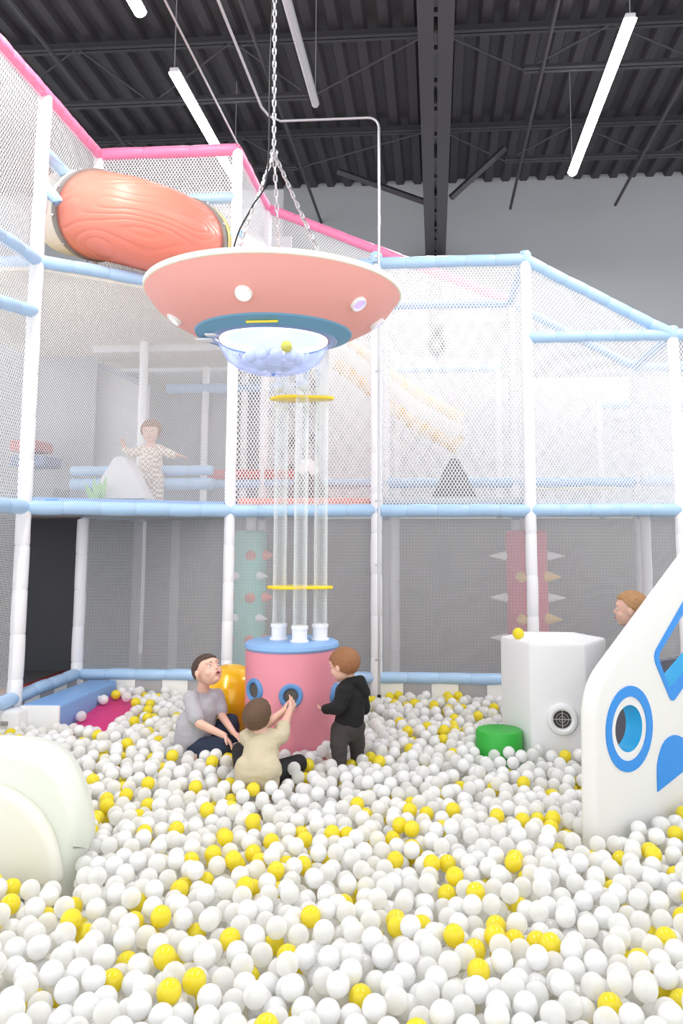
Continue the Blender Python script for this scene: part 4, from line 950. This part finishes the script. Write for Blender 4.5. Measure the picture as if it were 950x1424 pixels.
def blocked(x, y):
    if y > FY-.075 or x < LX+.06: return True
    if (x-DX)**2+(y-DY)**2 < (DR+BR)**2 or (x-hc.x)**2+(y-HY)**2 < (hr+BR-.02)**2: return True
    if (x-c_st.x)**2+(y-5.52)**2 < (.155+BR)**2 or (x-c_gb.x)**2+(y-5.98)**2 < (.2+BR)**2: return True
    if in_poly(x, y, bench) or in_poly(x, y, WQ): return True
    p = V((x, y, 0))-O; sd = p.dot(D); nd = p.dot(NV)
    if sd > -.03 and -TH-.03 < nd < .035: return True
    if FYB-.2 < y < FYB+.5 and x < P(118, 1150, y).x + .0: return True
    return False
hc = P(771, 980, HY); c_st = P(694, 1020, 5.52); c_gb = P(321, 972, 5.98)
def surf(x, y): return -.005 + (.07*max(0, min(1, (y-4.5)/.8))) + .03*noise.noise(V((x*1.3, y*1.3, 0))) + .02*noise.noise(V((x*3, y*3, 4))) + (.05*max(0, min(1, (y-6.2)/.7)) if x < 1.2 else 0)
rnd = random.Random(11); cell = BD; grid = {}; balls = []
X0_, X1_, Y0_, Y1_ = -3.6, 3.6, 1.55, FY
def rest(x, y):
    z = -.20; gx, gy = int(math.floor(x/cell)), int(math.floor(y/cell))
    for i in (gx-1, gx, gx+1):
        for j in (gy-1, gy, gy+1):
            for (a, b, c_) in grid.get((i, j), ()):
                d2 = (a-x)**2+(b-y)**2
                if d2 < BD*BD:
                    h = c_ + math.sqrt(BD*BD-d2)
                    if h > z: z = h
    return z
def hits_people(p):
    for a, b, r1, r2 in CAPS_N:
        ab = b-a; L2 = ab.length_squared; t = 0 if L2 < 1e-9 else max(0, min(1, (p-a).dot(ab)/L2))
        if (p-(a+ab*t)).length < r1+(r2-r1)*t+BR*.8: return True
    return False
CAPS_N = [c_ for c_ in CAPS if min(c_[0].z-c_[2], c_[1].z-c_[3]) < .12]
pb = [(min(c_[0].x, c_[1].x)-.25, max(c_[0].x, c_[1].x)+.25, min(c_[0].y, c_[1].y)-.25, max(c_[0].y, c_[1].y)+.25) for c_ in CAPS_N]
def near_people(x, y): return any(a < x < b and c_ < y < d for a, b, c_, d in pb)
nx, ny = int((X1_-X0_)/BD), int((Y1_-Y0_)/BD)
for ps_ in range(14):
    cells = [(i, j) for i in range(nx) for j in range(ny)]; rnd.shuffle(cells)
    for i, j in cells:
        cx, cy = X0_+i*BD, Y0_+j*BD
        if abs(cx+.18) > .62*cy+.35: continue
        best = None
        for k in range(5):
            x, y = cx+rnd.random()*BD, cy+rnd.random()*BD
            if blocked(x, y): continue
            z = rest(x, y)
            if best is None or z < best[2]: best = (x, y, z)
        if best is None or best[2] > surf(best[0], best[1]): continue
        if near_people(best[0], best[1]) and hits_people(V(best)): continue
        balls.append(best); grid.setdefault((int(math.floor(best[0]/cell)), int(math.floor(best[1]/cell))), []).append(best)
def kind_of(x, y):
    n = noise.noise(V((x*2.6, y*2.6, 7))) + .7*noise.noise(V((x*7, y*7, 2)))
    r = rnd.random(); py_ = .145 + .28*n
    if r < py_: return 2
    return 0 if rnd.random() < .52 - .4*noise.noise(V((x*3, y*3, 20))) else 1
balls = [(*b, kind_of(b[0], b[1])) for b in balls if b[2] > surf(b[0], b[1])-.15]
# loose balls on the wedge mat and the hill of balls by it
def near_frame(b):
    x, y = proj(b[:3]); return -8 < x < 958 and y < 1432
vis = [b for b in balls if near_frame(b) and b[2] > surf(b[0], b[1])-.075]
vis.sort(key=lambda b: b[1]*1.0 + (CH-b[2])*.6)
front = vis[:300]; fs = set(front)
PROTO = []
for k in range(3):
    bm = bmesh.new(); bmesh.ops.create_icosphere(bm, subdivisions=4, radius=BR-.0005); me = bpy.data.meshes.new('ball'); bm.to_mesh(me); bm.free()
    me.materials.append(BMATS[k]); me.polygons.foreach_set('use_smooth', [True]*len(me.polygons)); PROTO.append(me)
BN = ('white_ball', 'clear_ball', 'yellow_ball')
BL = ('opaque white plastic ball among the nearest balls at the bottom of the view', 'clear colourless plastic ball among the nearest balls at the bottom of the view', 'bright yellow plastic ball among the nearest balls at the bottom of the view')
BG_ = ('white balls in the nearest rows of the pit', 'clear balls in the nearest rows of the pit', 'yellow balls in the nearest rows of the pit')
def ball(p, k, label, group=None, name=None):
    o = bpy.data.objects.new(name or BN[k], PROTO[k]); COL.objects.link(o); o.location = p
    o.rotation_euler = (rnd.random()*6, rnd.random()*6, rnd.random()*6); return setp(o, label, 'ball', group)
for b in front: ball(b[:3], b[3], BL[b[3]], BG_[b[3]])
import numpy as np
def merged(name, bl, sub):
    bm = bmesh.new(); bmesh.ops.create_icosphere(bm, subdivisions=sub, radius=BR-.0005); bm.verts.ensure_lookup_table()
    vs = np.array([v.co[:] for v in bm.verts], 'f4'); fsx = np.array([[v.index for v in f.verts] for f in bm.faces], 'i4'); bm.free()
    n, nv, nf = len(bl), len(vs), len(fsx); cs = np.array([b[:3] for b in bl], 'f4')
    co = (cs[:, None, :] + vs[None]).reshape(-1, 3); fi = (np.arange(n, dtype='i4')[:, None, None]*nv + fsx[None]).reshape(-1)
    me = bpy.data.meshes.new(name); me.vertices.add(n*nv); me.vertices.foreach_set('co', co.ravel())
    me.loops.add(len(fi)); me.loops.foreach_set('vertex_index', fi); me.polygons.add(n*nf)
    me.polygons.foreach_set('loop_start', np.arange(0, n*nf*3, 3, dtype='i4'))
    try: me.polygons.foreach_set('loop_total', np.full(n*nf, 3, 'i4'))
    except Exception: pass
    for m in BMATS: me.materials.append(m)
    me.polygons.foreach_set('material_index', np.repeat(np.array([b[3] for b in bl], 'i4'), nf))
    me.polygons.foreach_set('use_smooth', np.ones(n*nf, bool)); me.update(calc_edges=True)
    o = bpy.data.objects.new(name, me); COL.objects.link(o); return o
rest_b = [b for b in balls if b not in fs]
o = merged('ball_pit_balls', rest_b, 3)
setp(o, 'sea of white, clear and yellow plastic balls filling the pit behind the nearest ones', 'balls', None, 'stuff')
print('balls', len(balls), len(rest_b))
# pit base just under the balls
bm = bmesh.new(); b_box(bm, (0, 3.9, -.285), (9, 6.1, .05)); struct('trim_1', bm, mat('pale_pit_mat', (238, 236, 228), .6))
# single balls
z_hex = P(721, 887, HY-.15).z
ball(V((P(721, 886, HY-.12).x, HY-.12, zt+.032)), 2, 'yellow plastic ball resting on the rim of the white hexagonal box')
wz = lambda x, y: .045 + .0*x + max(0, (y-5.8))*.09
for px, py, k, lab in ((133, 972, 0, 'white ball on the magenta mat against the bench, left one of a pair'), (144, 973, 0, 'white ball on the magenta mat against the bench, right one of a pair'), (161, 966, 2, 'yellow ball on the magenta mat beside the bench end'), (113, 996, 1, 'clear ball on the magenta mat near the front of the bench'), (176, 969, 1, 'clear ball at the far end of the magenta mat'), (170, 962, 0, 'white ball behind the yellow one on the magenta mat')):
    o3 = V((0, 0, CH)); d = ray(px, py); best = None
    for i in range(400):
        p = o3 + d*((5.6+i*.004)/d.y)
        u_ = (p.y-5.8)/1.0; 
        if p.z <= BR + .004 + .09*max(0, u_): best = p; break
    ball(best, k, lab)
c = P(409, 1069, 4.86); ball(c, 1, 'clear ball in front of the black trouser knee of the beige shirt boy')
c = P(231, 0, 5)
# balls in the dome
dr2 = random.Random(4); n_ = 0; dd = []
for zz_, rr, cnt in ((dz-.172, 0, 1), (dz-.160, .095, 6), (dz-.125, .175, 11), (dz-.095, .03, 2), (dz-.085, .12, 7)):
    for k in range(cnt):
        a = 2*PI*k/cnt + rr*9; p = V((UX+rr*math.cos(a), UY+rr*math.sin(a), UZ+zz_+dr2.random()*.008))
        if all((p-e).length > .068 for e in dd): dd.append(p)
for i, p in enumerate(dd): ball(p, 0, 'white ball in the heap lying in the clear dome of the saucer', 'white balls in the saucer dome')
ball(V((UX+.12, UY-.17, UZ+dz-.075)), 2, 'yellow ball on top of the white heap in the saucer dome')
ball(P(388, 539, TP[0][1]), 0, 'white ball flying in the top of the left clear tube'); ball(P(421.5, 536, TP[1][1]+.0), 0, 'white ball flying in the top of the middle clear tube')
# ------------------------------------------------------------------ world and light
w = bpy.data.worlds.new('world'); S.world = w; w.use_nodes = True
bg = w.node_tree.nodes['Background']; bg.inputs[0].default_value = (.96, .975, 1, 1); bg.inputs[1].default_value = 1.05
for x, y, sy in ((xl, 3.0, 5), (2.15, 5, 5), (0, 10.5, 3)):
    ld = bpy.data.lights.new('overhead_area_light', 'AREA'); ld.shape = 'RECTANGLE'; ld.size = .12; ld.size_y = sy; ld.energy = 120; ld.color = (1, .99, .97)  # area lights from above; the far middle one is added without a fixture
    lo = bpy.data.objects.new('overhead_area_light', ld); COL.objects.link(lo); lo.location = (x, y, ZL-.08)
S.view_settings.view_transform = 'Standard'; S.view_settings.look = 'None'; S.view_settings.exposure = .66; S.view_settings.gamma = 1
S.view_settings.use_curve_mapping = False
S.cycles.transparent_max_bounces = 24; S.cycles.max_bounces = 8; S.cycles.diffuse_bounces = 4
